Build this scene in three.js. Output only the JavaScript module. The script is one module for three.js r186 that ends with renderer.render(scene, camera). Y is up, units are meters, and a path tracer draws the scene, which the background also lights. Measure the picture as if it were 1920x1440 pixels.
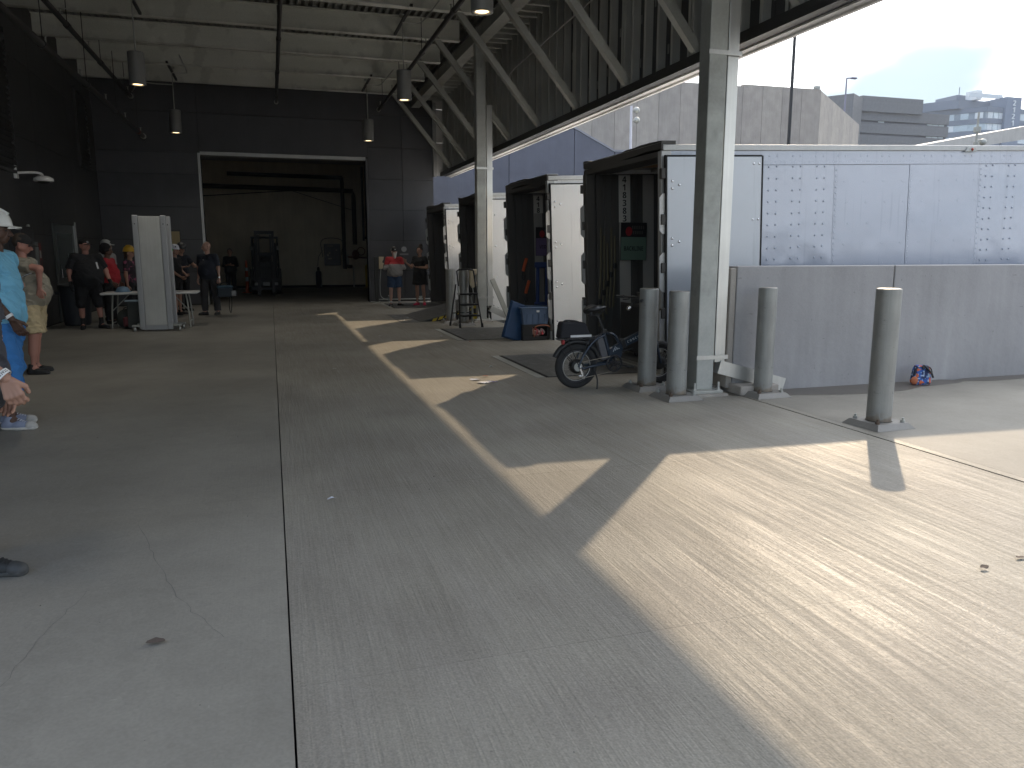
import * as THREE from 'three';
import { mergeGeometries } from 'three/addons/utils/BufferGeometryUtils.js';
import { RoundedBoxGeometry } from 'three/addons/geometries/RoundedBoxGeometry.js';
import { FontLoader } from 'three/addons/loaders/FontLoader.js';
import { TextGeometry } from 'three/addons/geometries/TextGeometry.js';

// ---------------------------------------------------------------- camera, sky, sun, exposure
const scene = new THREE.Scene();
const camera = new THREE.PerspectiveCamera(53.03, 4 / 3, 0.05, 1500);
camera.position.set(0, 1.58, 0);
const YAW = 17.19 * Math.PI / 180, PITCH = 9.752 * Math.PI / 180;
camera.lookAt(Math.sin(YAW) * Math.cos(PITCH), 1.58 - Math.sin(PITCH), -Math.cos(YAW) * Math.cos(PITCH));

let seed = 20240611;
const rnd = () => { seed = (seed + 0x6D2B79F5) | 0; let t = Math.imul(seed ^ (seed >>> 15), 1 | seed); t = (t + Math.imul(t ^ (t >>> 7), 61 | t)) ^ t; return ((t ^ (t >>> 14)) >>> 0) / 4294967296; };
const LAT = new Float32Array(65536); for (let i = 0; i < 65536; i++) LAT[i] = rnd();
const mod = (a, n) => ((a % n) + n) % n;
function vnoise(x, y, px = 256, py = 256) {          // value noise that repeats after px, py cells
  const xi = Math.floor(x), yi = Math.floor(y); let fx = x - xi, fy = y - yi;
  fx = fx * fx * (3 - 2 * fx); fy = fy * fy * (3 - 2 * fy);
  const x0 = mod(xi, px) & 255, x1 = mod(xi + 1, px) & 255, y0 = (mod(yi, py) & 255) << 8, y1 = (mod(yi + 1, py) & 255) << 8;
  const a = LAT[y0 | x0], b = LAT[y0 | x1], c = LAT[y1 | x0], d = LAT[y1 | x1];
  return a + (b - a) * fx + (c - a) * fy + (a - b - c + d) * fx * fy;
}
function fbm(x, y, o = 4, p = 256) { let s = 0, a = 0.5, n = 0; for (let i = 0; i < o; i++) { s += a * vnoise(x, y, p, p); n += a; a *= 0.5; x *= 2; y *= 2; p *= 2; } return s / n; }
const clamp = (x, a = 0, b = 1) => Math.min(b, Math.max(a, x));
const sstep = (a, b, x) => { const t = clamp((x - a) / (b - a)); return t * t * (3 - 2 * t); };
const lerp = (a, b, t) => a + (b - a) * t;

const SUN = new THREE.Vector3(1.06, 1, -1.24).normalize();
const sunLight = new THREE.DirectionalLight(new THREE.Color(1.0, 0.79, 0.55), 2.0);
sunLight.position.copy(SUN).multiplyScalar(60).add(new THREE.Vector3(2, 0, -10));
sunLight.target.position.set(2, 0, -10);
sunLight.castShadow = true; sunLight.shadow.radius = 1.3;
sunLight.shadow.mapSize.set(4096, 4096);
Object.assign(sunLight.shadow.camera, { left: -30, right: 30, top: 30, bottom: -30, near: 1, far: 140 });
scene.add(sunLight, sunLight.target);

const SKY = 1.4, CLOUD = [197.69, 130.22];
function skyTexture(w = 1536, h = 768) {             // hazy morning sky: pale blue, bright haze round the sun, streaks of thin cloud
  const d = new Float32Array(w * h * 4);
  for (let j = 0; j < h; j++) {
    const el = ((j + 0.5) / h - 0.5) * Math.PI, ce = Math.cos(el), se = Math.sin(el);
    for (let i = 0; i < w; i++) {
      const az = ((i + 0.5) / w - 0.5) * 2 * Math.PI, x = Math.cos(az) * ce, z = Math.sin(az) * ce;
      const c = clamp(x * SUN.x + se * SUN.y + z * SUN.z, -1, 1), ang = Math.acos(c);
      const up = Math.max(se, 0);
      let r = lerp(0.20, 0.17, sstep(0.1, 0.8, up)), g = lerp(0.27, 0.29, sstep(0.1, 0.8, up)), b = lerp(0.30, 0.58, sstep(0.1, 0.8, up));
      const hz = Math.exp(-up * 14);
      r = lerp(r, 0.80, hz * 0.85); g = lerp(g, 0.86, hz * 0.85); b = lerp(b, 0.92, hz * 0.85);
      const px = x / (up + 0.16), pz = z / (up + 0.16);                                  // a flat layer of cloud
      let cl = fbm(px * 1.1 + pz * 0.4 + CLOUD[0], pz * 0.6 - px * 0.25 + CLOUD[1], 6, 256);
      cl = sstep(0.42, 0.62, cl);
      const cb = 0.95 + 1.3 * Math.exp(-ang * ang / 0.5);
      r = lerp(r, cb, cl * 0.85); g = lerp(g, cb * 1.0, cl * 0.85); b = lerp(b, cb * 1.0, cl * 0.85);
      const glow = 3.2 * Math.exp(-ang * ang / 0.03) + 0.10 * Math.exp(-ang / 0.4);
      r += glow; g += glow * 0.98; b += glow * 0.93;
      if (se < 0) { const k = sstep(0, -0.05, se); r = lerp(r, 0.30, k); g = lerp(g, 0.29, k); b = lerp(b, 0.27, k); }
      const o = (j * w + i) * 4; d[o] = r * SKY; d[o + 1] = g * SKY; d[o + 2] = b * SKY; d[o + 3] = 1;
    }
  }
  const t = new THREE.DataTexture(d, w, h, THREE.RGBAFormat, THREE.FloatType);
  t.mapping = THREE.EquirectangularReflectionMapping; t.magFilter = t.minFilter = THREE.LinearFilter; t.needsUpdate = true;
  return t;
}
scene.fog = new THREE.FogExp2(new THREE.Color(0.86, 0.92, 1.0), 0.0004);
scene.background = skyTexture(); scene.environment = scene.background;

const renderer = new THREE.WebGLRenderer({ antialias: true });
renderer.setSize(1024, 768);
renderer.toneMapping = THREE.LinearToneMapping; renderer.toneMappingExposure = 1.85;
renderer.shadowMap.enabled = true; renderer.shadowMap.type = THREE.PCFSoftShadowMap;

// ---------------------------------------------------------------- textures and materials
const toS = (x) => { x = clamp(x); return Math.round(255 * (x <= 0.0031308 ? x * 12.92 : 1.055 * Math.pow(x, 1 / 2.4) - 0.055)); };
function tex(n, fn, metres, color = true, m = n) {   // fn(u, v) -> value or [r, g, b], linear, repeats every «metres»
  const d = new Uint8Array(n * m * 4);
  for (let j = 0; j < m; j++) for (let i = 0; i < n; i++) {
    const c = fn((i + 0.5) / n, (j + 0.5) / m), o = (j * n + i) * 4, a = Array.isArray(c) ? c : [c, c, c];
    for (let k = 0; k < 3; k++) d[o + k] = color ? toS(a[k]) : Math.round(255 * clamp(a[k]));
    d[o + 3] = 255;
  }
  const t = new THREE.DataTexture(d, n, m); t.wrapS = t.wrapT = THREE.RepeatWrapping;
  t.magFilter = THREE.LinearFilter; t.minFilter = THREE.LinearMipmapLinearFilter; t.generateMipmaps = true;
  if (color) t.colorSpace = THREE.SRGBColorSpace;
  t.repeat.set(1 / metres, 1 / metres); t.needsUpdate = true;
  return t;
}
// concrete floor: broom strokes along v, grit, pale scuffs
const broom = (u, v) => 0.5 * vnoise(u * 1024, v * 26 + 3, 1024, 26) + 0.3 * vnoise(u * 400 + 40, v * 14, 400, 14) + 0.2 * vnoise(u * 130, v * 7, 130, 7);
const floorMap = tex(2048, (u, v) => {
  const s = broom(u, v), g = vnoise(u * 1000, v * 1000, 1000, 1000), bl = fbm(u * 9, v * 9, 5, 9), st = fbm(u * 30 + 11, v * 8 + 5, 4, 32);
  let c = 0.74 + 0.24 * (bl - 0.5) + 0.17 * (s - 0.5) + 0.22 * (g - 0.5) + 0.10 * (st - 0.5);
  if (vnoise(u * 210 + 3, v * 210 + 9, 210, 210) > 0.985) c -= 0.22;
  if (vnoise(u * 170 + 31, v * 170 + 19, 170, 170) > 0.988) c += 0.16;
  return [c, c * (0.985 + 0.02 * bl), c * (0.955 + 0.03 * st)];
}, 5.2);
const floorBump = tex(2048, (u, v) => 0.55 * broom(u, v) + 0.25 * vnoise(u * 900, v * 900, 900, 900) + 0.2 * vnoise(u * 420, v * 420, 420, 420), 5.2, false);
const floorRough = tex(1024, (u, v) => 0.61 + 0.36 * (0.5 * vnoise(u * 512, v * 14 + 3, 512, 14) + 0.22 * vnoise(u * 150 + 9, v * 8, 150, 8) + 0.28 * vnoise(u * 500, v * 500, 500, 500) - 0.5) + 0.22 * (fbm(u * 6 + 4, v * 4, 4, 8) - 0.5), 5.2, false);
const slickMap = tex(1024, (u, v) => {
  const g = vnoise(u * 500, v * 500, 500, 500), bl = fbm(u * 7, v * 7, 6, 7), st = fbm(u * 40, v * 40, 4, 40), ar = fbm(u * 5 + 3, v * 16, 5, 16);
  let c = 0.74 + 0.22 * (bl - 0.5) + 0.10 * (g - 0.5) + 0.12 * (st - 0.5) + 0.08 * (ar - 0.5);
  if (st > 0.68) c -= 0.05;
  if (vnoise(u * 120 + 31, v * 120 + 19, 120, 120) > 0.985) c += 0.16;
  return [c * 1.0, c * 0.995, c * 0.965];
}, 4.3);
const slickBump = tex(1024, (u, v) => 0.5 * fbm(u * 60, v * 60, 4, 60) + 0.3 * vnoise(u * 300, v * 12, 300, 12) + 0.2 * vnoise(u * 500, v * 500, 500, 500), 4.3, false);
const castMap = tex(1024, (u, v) => {                // cast concrete walls
  const bl = fbm(u * 6, v * 6, 6, 6), g = vnoise(u * 420, v * 420, 420, 420), run = fbm(u * 44, v * 4, 4, 44);
  let c = 0.78 + 0.26 * (bl - 0.5) + 0.06 * (g - 0.5) + 0.14 * (run - 0.5);
  if (vnoise(u * 90 + 5, v * 90, 90, 90) > 0.975) c -= 0.2;
  return [c, c * 0.985, c * 0.97];
}, 4);
const castBump = tex(512, (u, v) => fbm(u * 40, v * 40, 4, 40), 2, false);
const zincMap = tex(512, (u, v) => {                 // zinc spangle on galvanised steel
  const a = fbm(u * 9, v * 9, 4, 9), b = vnoise(Math.floor(u * 96) + 0.5, Math.floor(v * 96) + 0.5, 96, 96), c = fbm(u * 30, v * 4, 3, 32);
  const k = 0.72 + 0.5 * (a - 0.5) + 0.10 * (b - 0.5) + 0.22 * (c - 0.5);
  return [k, k * 1.0, k * 0.985];
}, 0.9);
const zincRough = tex(256, (u, v) => 0.42 + 0.32 * fbm(u * 12, v * 12, 4, 12), 0.7, false);
const stainMap = tex(1024, (u, v) => { const a = fbm(u * 5, v * 5, 6, 5), b = fbm(u * 11 + 3, v * 11, 4, 11), s = vnoise(u * 3, v * 60, 3, 60); let c = 0.80 + 0.22 * (a - 0.5) + 0.05 * (s - 0.5); c += 0.07 * (vnoise(u * 260, v * 260, 260, 260) - 0.5); c -= 0.12 * sstep(0.60, 0.72, b); c += 0.08 * sstep(0.62, 0.70, fbm(u * 9 + 50, v * 9 + 20, 4, 9)); return [c, c, c * (0.95 + 0.04 * a)]; }, 4.4);
const dustMap = tex(512, (u, v) => { const a = fbm(u * 8, v * 8, 5, 8), s = vnoise(u * 128, v * 3, 128, 3), c = 0.82 + 0.22 * (a - 0.5) + 0.07 * (s - 0.5); return [c, c, c * 0.985]; }, 2.4);
const paintMap = tex(512, (u, v) => { const a = fbm(u * 5, v * 5, 5, 5), s = fbm(u * 70, v * 3, 3, 70), c = 0.90 + 0.10 * (a - 0.5) - 0.10 * sstep(0.62, 0.8, s); return [c, c * 0.995, c * 0.985]; }, 3);
const waveBump = tex(256, (u, v) => fbm(u * 4, v * 4, 3, 4), 2.6, false);
const clothBump = tex(128, (u, v) => 0.5 + 0.25 * Math.sin(u * 128 * Math.PI) + 0.25 * Math.sin(v * 128 * Math.PI), 0.12, false);
const treadBump = tex(128, (u, v) => { const a = Math.abs(mod(u * 4 + v * 4, 1) - 0.5), b = Math.abs(mod(u * 4 - v * 4, 1) - 0.5); return (a < 0.1 || b < 0.1) ? 1 : 0; }, 0.16, false);

const col = (c) => new THREE.Color().setRGB(c[0], c[1], c[2]);
function mat(c, rough = 0.7, metal = 0, o = {}) { return new THREE.MeshPhysicalMaterial({ color: col(c), roughness: rough, metalness: metal, ...o }); }
const G = (v) => [v, v, v];
const M = {
  floor: mat([0.385, 0.36, 0.315], 1, 0, { specularIntensity: 0.45, roughnessMap: floorRough, map: floorMap, bumpMap: floorBump, bumpScale: 0.0036, vertexColors: true }),
  slick: mat([0.385, 0.365, 0.325], 0.58, 0, { specularIntensity: 0.6, map: slickMap, bumpMap: floorBump, bumpScale: 0.0014, vertexColors: true }),
  apron: mat([0.35, 0.33, 0.295], 0.66, 0, { specularIntensity: 0.5, map: slickMap, bumpMap: floorBump, bumpScale: 0.002, vertexColors: true }),
  joint: mat(G(0.015), 0.95), yard: mat([0.09, 0.09, 0.09], 0.9, 0, { map: slickMap }),
  cast: mat([0.405, 0.40, 0.405], 0.8, 0, { map: castMap, bumpMap: castBump, bumpScale: 0.002 }),
  pedestal: mat([0.42, 0.39, 0.35], 0.85, 0, { map: castMap, bumpMap: castBump, bumpScale: 0.006 }),
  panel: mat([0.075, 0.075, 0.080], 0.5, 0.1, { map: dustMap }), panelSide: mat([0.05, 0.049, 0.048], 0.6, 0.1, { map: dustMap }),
  galv: mat([0.48, 0.49, 0.47], 1, 0.45, { map: stainMap, roughnessMap: zincRough }),
  galvDull: mat([0.44, 0.44, 0.41], 0.62, 0.2, { map: stainMap }), galvBright: mat([0.72, 0.72, 0.70], 0.36, 0.75, { map: dustMap }),
  stud: mat([0.58, 0.58, 0.54], 0.6, 0.2, { map: dustMap }), joist: mat([0.72, 0.72, 0.67], 0.6, 0.15, { map: dustMap }), sheath: mat([0.075, 0.075, 0.072], 0.85),
  beam: mat([0.82, 0.82, 0.76], 0.6, 0.2, { map: stainMap }), deck: mat([0.34, 0.34, 0.32], 0.7, 0.3, { map: zincMap }),
  trim: mat([0.55, 0.55, 0.54], 0.45, 0.4, { map: dustMap }), soffit: mat([0.88, 0.85, 0.82], 0.5, 0, { map: dustMap }), fascia: mat([0.04, 0.04, 0.038], 0.6, 0.2),
  white: mat([0.89, 0.89, 0.87], 0.34, 0, { map: paintMap, clearcoat: 0.6, clearcoatRoughness: 0.12, bumpMap: waveBump, bumpScale: 0.006 }),
  gloss: mat([0.36, 0.40, 0.48], 0.2, 0.2, { map: paintMap, clearcoat: 0.8, clearcoatRoughness: 0.05, bumpMap: waveBump, bumpScale: 0.007 }),
  glossWavy: mat([0.38, 0.42, 0.50], 0.12, 0.15, { map: paintMap, clearcoat: 0.8, clearcoatRoughness: 0.06, bumpMap: waveBump, bumpScale: 0.014 }),
  alu: mat([0.62, 0.63, 0.65], 0.30, 0.85, { map: dustMap, bumpMap: waveBump, bumpScale: 0.004 }), rivet: mat([0.34, 0.375, 0.45], 0.45, 0), post: mat([0.36, 0.365, 0.35], 0.46, 0.4, { map: tex(512, (u, v) => { const a = fbm(u * 9, v * 7, 5, 9), s = vnoise(u * 90, v * 5, 90, 5), k = vnoise(u * 40 + 7, v * 160, 40, 160); let c = 0.80 + 0.30 * (a - 0.5) + 0.10 * (s - 0.5); if (k > 0.93) c -= 0.18; const rust = sstep(0.13, 0.045, v) * sstep(0.40, 0.62, fbm(u * 14, v * 20, 4, 14)); c -= 0.10 * sstep(0.2, 0.05, v) + 0.06 * sstep(0.86, 0.95, v); return [lerp(c, 0.5, rust * 0.6), lerp(c * 0.99, 0.33, rust * 0.6), lerp(c * 0.97, 0.2, rust * 0.6)]; }, 1.3) }), postBase: mat([0.26, 0.25, 0.235], 0.65, 0.3, { map: stainMap }),
  black: mat(G(0.018), 0.55), rubber: mat(G(0.022), 0.85), iron: mat([0.03, 0.03, 0.032], 0.45, 0.5), darkMetal: mat([0.045, 0.045, 0.043], 0.5, 0.4),
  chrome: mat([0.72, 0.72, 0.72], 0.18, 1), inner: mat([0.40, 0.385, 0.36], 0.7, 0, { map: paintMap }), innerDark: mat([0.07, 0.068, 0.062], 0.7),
  ply: mat([0.42, 0.24, 0.10], 0.7, 0, { map: paintMap }), bay: mat([0.70, 0.64, 0.50], 0.85, 0, { map: castMap }), bayRoof: mat(G(0.4), 0.9), pipe: mat([0.04, 0.038, 0.036], 0.55, 0.3), redPipe: mat([0.12, 0.04, 0.028], 0.6, 0.2),
  lampGrey: mat([0.24, 0.24, 0.235], 0.55, 0.3, { map: dustMap }), glass: mat([0.9, 0.95, 0.93], 0.05, 0, { transmission: 1, thickness: 0, ior: 1.5 }),
  yellow: mat([0.62, 0.46, 0.03], 0.6, 0, { map: dustMap }), beige: mat([0.62, 0.52, 0.36], 0.5), paper: mat([0.75, 0.75, 0.73], 0.8), skinPale: 0,
};
// ---------------------------------------------------------------- geometry helpers
const V = (x, y, z) => new THREE.Vector3(x, y, z);
function clean(g) {
  if (g.index) g = g.toNonIndexed();
  for (const k of Object.keys(g.attributes)) if (!['position', 'normal', 'uv', 'color'].includes(k)) g.deleteAttribute(k);
  if (!g.attributes.normal) g.computeVertexNormals();
  if (!g.attributes.uv) g.setAttribute('uv', new THREE.BufferAttribute(new Float32Array(g.attributes.position.count * 2), 2));
  g.morphAttributes = {}; g.clearGroups();
  return g;
}
function metreUV(g) {                                // uv in metres, by the side a face looks to
  const p = g.attributes.position, n = g.attributes.normal, u = g.attributes.uv;
  for (let i = 0; i < p.count; i++) {
    const ax = Math.abs(n.getX(i)), ay = Math.abs(n.getY(i)), az = Math.abs(n.getZ(i));
    if (ay >= ax && ay >= az) u.setXY(i, p.getX(i), p.getZ(i)); else if (ax >= az) u.setXY(i, p.getZ(i), p.getY(i)); else u.setXY(i, p.getX(i), p.getY(i));
  }
  return g;
}
const put = (g, x = 0, y = 0, z = 0, rx = 0, ry = 0, rz = 0) => g.applyMatrix4(new THREE.Matrix4().compose(V(x, y, z), new THREE.Quaternion().setFromEuler(new THREE.Euler(rx, ry, rz)), V(1, 1, 1)));
const box = (w, h, d, x = 0, y = 0, z = 0, rx = 0, ry = 0, rz = 0) => put(new THREE.BoxGeometry(w, h, d), x, y, z, rx, ry, rz);
const rbox = (w, h, d, r, x = 0, y = 0, z = 0, rx = 0, ry = 0, rz = 0) => put(new RoundedBoxGeometry(w, h, d, 2, Math.min(r, w / 2.01, h / 2.01, d / 2.01)), x, y, z, rx, ry, rz);
const span = (x0, x1, y0, y1, z0, z1) => box(x1 - x0, y1 - y0, z1 - z0, (x0 + x1) / 2, (y0 + y1) / 2, (z0 + z1) / 2);
const rspan = (x0, x1, y0, y1, z0, z1, r = 0.01) => rbox(x1 - x0, y1 - y0, z1 - z0, r, (x0 + x1) / 2, (y0 + y1) / 2, (z0 + z1) / 2);
function rod(a, b, r0, r1 = r0, seg = 12, open = false) {
  const A = V(...a), B = V(...b), d = B.clone().sub(A), g = new THREE.CylinderGeometry(r1, r0, d.length(), seg, 1, open);
  g.applyQuaternion(new THREE.Quaternion().setFromUnitVectors(V(0, 1, 0), d.normalize())); g.translate((A.x + B.x) / 2, (A.y + B.y) / 2, (A.z + B.z) / 2); return g;
}
function bar(a, b, w, h, up = [0, 1, 0]) {           // a square bar from a to b: w across, h along «up»
  const A = V(...a), B = V(...b), d = B.clone().sub(A), L = d.length(), z = d.normalize(), x = V(...up).cross(z).normalize(), y = z.clone().cross(x);
  return new THREE.BoxGeometry(w, h, L).applyMatrix4(new THREE.Matrix4().makeBasis(x, y, z)).translate((A.x + B.x) / 2, (A.y + B.y) / 2, (A.z + B.z) / 2);
}
const tube = (pts, r, n = 24, seg = 8, closed = false) => new THREE.TubeGeometry(new THREE.CatmullRomCurve3(pts.map((p) => V(...p)), closed, 'catmullrom', 0.5), n, r, seg, closed);
const ball = (r, x = 0, y = 0, z = 0, sx = 1, sy = 1, sz = 1, a = 14, b = 10) => new THREE.SphereGeometry(r, a, b).scale(sx, sy, sz).translate(x, y, z);
const lathe = (pts, seg = 24, x = 0, y = 0, z = 0) => new THREE.LatheGeometry(pts.map((p) => new THREE.Vector2(...p)), seg).translate(x, y, z);
function slabOf(pts, depth, bevel = 0) {             // outline in x, y, pushed along z
  const s = new THREE.Shape(pts.map((p) => new THREE.Vector2(...p)));
  return new THREE.ExtrudeGeometry(s, { depth, bevelEnabled: bevel > 0, bevelSize: bevel, bevelThickness: bevel, bevelSegments: 1, curveSegments: 10 });
}
const ring = (R, r, x = 0, y = 0, z = 0, a = 10, b = 40) => new THREE.TorusGeometry(R, r, a, b).translate(x, y, z);
const names = {};
const numbered = (n) => { const k = names[n] ?? 0; names[n] = k + 1; return k ? `${n}_${String(k).padStart(3, '0')}` : n; };
function build(name, geoms, m, parent, keepUV = false) {
  const list = (Array.isArray(geoms) ? geoms : [geoms]).map(clean);
  const g = list.length > 1 ? mergeGeometries(list) : list[0];
  if (!keepUV) metreUV(g);
  const o = new THREE.Mesh(g, m); o.name = name; o.castShadow = o.receiveShadow = true;
  parent.add(o); return o;
}
function tag(o, label, category, group) { o.userData.label = label; o.userData.category = category; if (group) o.userData.group = group; return o; }
function thing(name, label, category, [x, y, z] = [0, 0, 0], turn = 0, group) {
  const o = new THREE.Group(); o.name = numbered(name); o.position.set(x, y, z); o.rotation.y = turn; scene.add(o);
  return tag(o, label, category, group);
}
function solo(name, geoms, m, label, category, [x, y, z] = [0, 0, 0], turn = 0, group) {
  const o = build(numbered(name), geoms, m, scene); o.position.set(x, y, z); o.rotation.y = turn; return tag(o, label, category, group);
}
function struct(name, geoms, m) { const o = build(numbered(name), geoms, m, scene); o.userData.kind = 'structure'; return o; }
function structGroup(name) { const o = new THREE.Group(); o.name = numbered(name); o.userData.kind = 'structure'; scene.add(o); return o; }
function dup(root, [x, y, z], label, turn) {
  const r = root.clone(); r.name = numbered(root.name.replace(/_\d{3}$/, '')); r.userData = { ...root.userData }; scene.add(r);
  r.position.set(x, y, z); if (turn !== undefined) r.rotation.y = turn; if (label) r.userData.label = label; return r;
}
function again(mesh, parent, x = 0, y = 0, z = 0, m) { const o = new THREE.Mesh(mesh.geometry, m || mesh.material); o.name = mesh.name; o.castShadow = o.receiveShadow = true; o.position.set(x, y, z); parent.add(o); return o; }
const stuff = (o) => { o.userData.kind = 'stuff'; return o; };
function print(w, h, draw, px = 256) {               // flat print: a canvas on a sheet w x h metres
  const c = document.createElement('canvas'); c.width = px; c.height = Math.max(8, Math.round(px * h / w)); const x = c.getContext('2d'); draw(x, c.width, c.height);
  const t = new THREE.CanvasTexture(c); t.colorSpace = THREE.SRGBColorSpace; return t;
}
function printed(name, w, h, draw, parent, [x, y, z], turn = 0, px = 256, rough = 0.6) {
  const g = new THREE.PlaneGeometry(w, h), o = build(name, g, mat(G(1), rough, 0, { map: print(w, h, draw, px) }), parent, true);
  o.position.set(x, y, z); o.rotation.y = turn; return o;
}
// ---------------------------------------------------------------- ground
const tone = (x, z) => {                             // wear and stains with a place of their own, darker towards the back
  let k = 0.93 + 0.32 * (fbm(x * 0.35 + 40, z * 0.35 + 80, 4) - 0.5) + 0.09 * (fbm(x * 1.7 + 9, z * 0.5 + 60, 3) - 0.5);
  k -= 0.16 * sstep(0.56, 0.70, fbm(x * 0.55 + 120, z * 0.28 + 30, 3)) * sstep(-6, -9, z);
  k -= 0.10 * Math.exp(-Math.pow((x - 0.9) / 0.5, 2)) * sstep(-6, -10, z) * vnoise(x * 2, z * 0.7 + 90);
  k -= 0.05 * sstep(-2.5, -4.4, x);
  k -= 0.06 * sstep(-15, -24, z);
  k -= 0.10 * Math.exp(-(((x + 0.55) / 0.12) ** 2 + ((z + 2.56) / 0.08) ** 2));
  return k;
};
function slab(parent, x0, x1, z0, z1, m, gap = 0.0018, cell = 0.22, gapR = gap) {
  const w = x1 - x0 - gap - gapR, d = z1 - z0 - gap * 0.6, g = new THREE.BoxGeometry(w, 0.15, d, Math.min(60, Math.ceil(w / cell)), 1, Math.min(60, Math.ceil(d / cell)));
  g.translate(x0 + gap + w / 2, -0.075, (z0 + z1) / 2);
  const p = g.attributes.position, c = new Float32Array(p.count * 3), slabTone = 0.97 + 0.06 * vnoise(x0 * 7.3 + 5, z0 * 3.1 + 9);
  for (let i = 0; i < p.count; i++) { const k = tone(p.getX(i), p.getZ(i)) * slabTone; c.set([k * 1.0, k, k * 0.99], i * 3); }
  g.setAttribute('color', new THREE.BufferAttribute(c, 3));
  const o = build('slab', g, m, parent); o.receiveShadow = true; return o;
}
const floor = structGroup('concrete_floor');
build('joint_bed', [span(-5.2, 4.92, -0.19, -0.16, -36, 12), span(-5.2, -4.602, -0.16, 0.015, -36, -3.2)], M.joint, floor);
const zCuts = [8, 3.4, -0.36, -2.72, -5.08, -8.6, -12.3, -16.2, -20.4, -25];
for (let i = 0; i + 1 < zCuts.length; i++) {
  slab(floor, 0, 4.92, zCuts[i + 1], zCuts[i], M.floor, 0.0018, 0.22);
  if (i !== 2) slab(floor, -4.6, 0, zCuts[i + 1], zCuts[i === 3 ? 2 : i], M.slick, 0.0012, 0.22, 0.006);
}
slab(floor, -4.6, 4.8, -36, -25, M.slick, 0.004, 0.4);
const apron = structGroup('apron_paving');
for (const [x0, x1, z0, z1] of [[4.94, 5.03, -7.45, -5.15], [4.94, 5.03, -5.15, -2.72], [5.03, 9.4, -7.45, -2.9], [5.03, 9.4, -2.9, 3], [9.4, 14, -7.45, -2.9], [9.4, 14, -2.9, 3], [4.94, 5.03, -2.72, 3], [4.92, 14, 3, 12]]) slab(apron, x0, x1, z0, z1, x1 < 5.1 ? M.floor : M.apron, 0.0012, 0.25);
build('joint_bed', span(4.93, 60, -0.19, -0.16, -7, 60), M.joint, apron);
slab(apron, 14.01, 60, -7.45, 60, M.apron, 0.002, 1.2); slab(apron, -4.6, 14, 12, 60, M.apron, 0.002, 1.2);
build('edge_footing', [span(4.92, 60, -1.4, -0.155, -7.5, -7.3)], M.pedestal, apron);
struct('dock_face', span(4.6, 4.918, -1.35, -0.16, -25, -7.5), M.cast);
{
  const g = slabOf([[4.9, -1.2], [20, -0.64], [20, -1.4], [4.9, -1.4]], 20, 0); g.translate(0, 0, -27.2);
  struct('truck_well', g, M.yard);
  const y = []; for (const [x0, x1, z0, z1] of [[20, 700, -900, -7.3], [-700, 20, -900, -37.5], [4.9, 20, -37.5, -27.2], [-700, -5.5, -37.5, 700], [-5.5, 700, 60, 700], [60, 700, -7.3, 60]]) y.push(put(new THREE.PlaneGeometry(x1 - x0, z1 - z0, 4, 4), (x0 + x1) / 2, -0.64, (z0 + z1) / 2, -Math.PI / 2));
  struct('yard_ground', y, M.yard);
}
function strip(pts, w, m, name, parent, y = 0.0015) { // a thin crooked crack
  const g = new THREE.BufferGeometry(), P = [], I = [], fine = [];
  for (let i = 0; i + 1 < pts.length; i++) for (let k = 0; k < 8; k++) { const t = k / 8; fine.push([lerp(pts[i][0], pts[i + 1][0], t) + (rnd() - 0.5) * 0.022, lerp(pts[i][1], pts[i + 1][1], t) + (rnd() - 0.5) * 0.022]); }
  fine.forEach(([x, z], i) => { const ww = w * (0.35 + 0.65 * rnd()); P.push(x - ww, y, z, x + ww, y, z); if (i) { const a = i * 2; I.push(a - 2, a, a - 1, a - 1, a, a + 1); } });
  g.setAttribute('position', new THREE.Float32BufferAttribute(P, 3)); g.setIndex(I); g.computeVertexNormals();
  const n = g.attributes.normal; for (let i = 0; i < n.count; i++) n.setXYZ(i, 0, 1, 0);
  return build(name, g, m, parent);
}
const crackM = mat([0.17, 0.165, 0.155], 0.9);
strip([[-0.82, -4.76], [-0.66, -4.21], [-0.5, -3.66], [-0.32, -3.31], [-0.24, -3.17]], 0.0016, crackM, 'crack', floor);
strip([[-0.66, -4.0], [-0.9, -3.85], [-0.99, -3.49], [-1.02, -3.1], [-1.06, -2.6]], 0.0013, crackM, 'crack', floor);
strip([[3.96, -3.14], [3.2, -3.04], [2.4, -2.93], [1.6, -2.78]], 0.0012, crackM, 'crack', floor);
function blot(name, cx, cz, rx, rz, m, y, parent, s = 0) {
  const p = []; for (let i = 0; i < 40; i++) { const a = i / 40 * Math.PI * 2, k = 0.72 + 0.5 * vnoise(Math.cos(a) * 1.6 + s + 20, Math.sin(a) * 1.6 + s + 20); p.push(new THREE.Vector2(Math.cos(a) * rx * k, Math.sin(a) * rz * k)); }
  return build(name, put(new THREE.ShapeGeometry(new THREE.Shape(p)), cx, y, cz, -Math.PI / 2), m, parent);
}
const damp = mat([0.155, 0.14, 0.125], 0.42, 0, { map: slickMap });
blot('damp_stain', 6.45, -7.36, 1.6, 0.36, damp, 0.003, apron, 1); blot('damp_stain', 8.8, -7.4, 0.75, 0.16, damp, 0.003, apron, 5);

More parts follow.
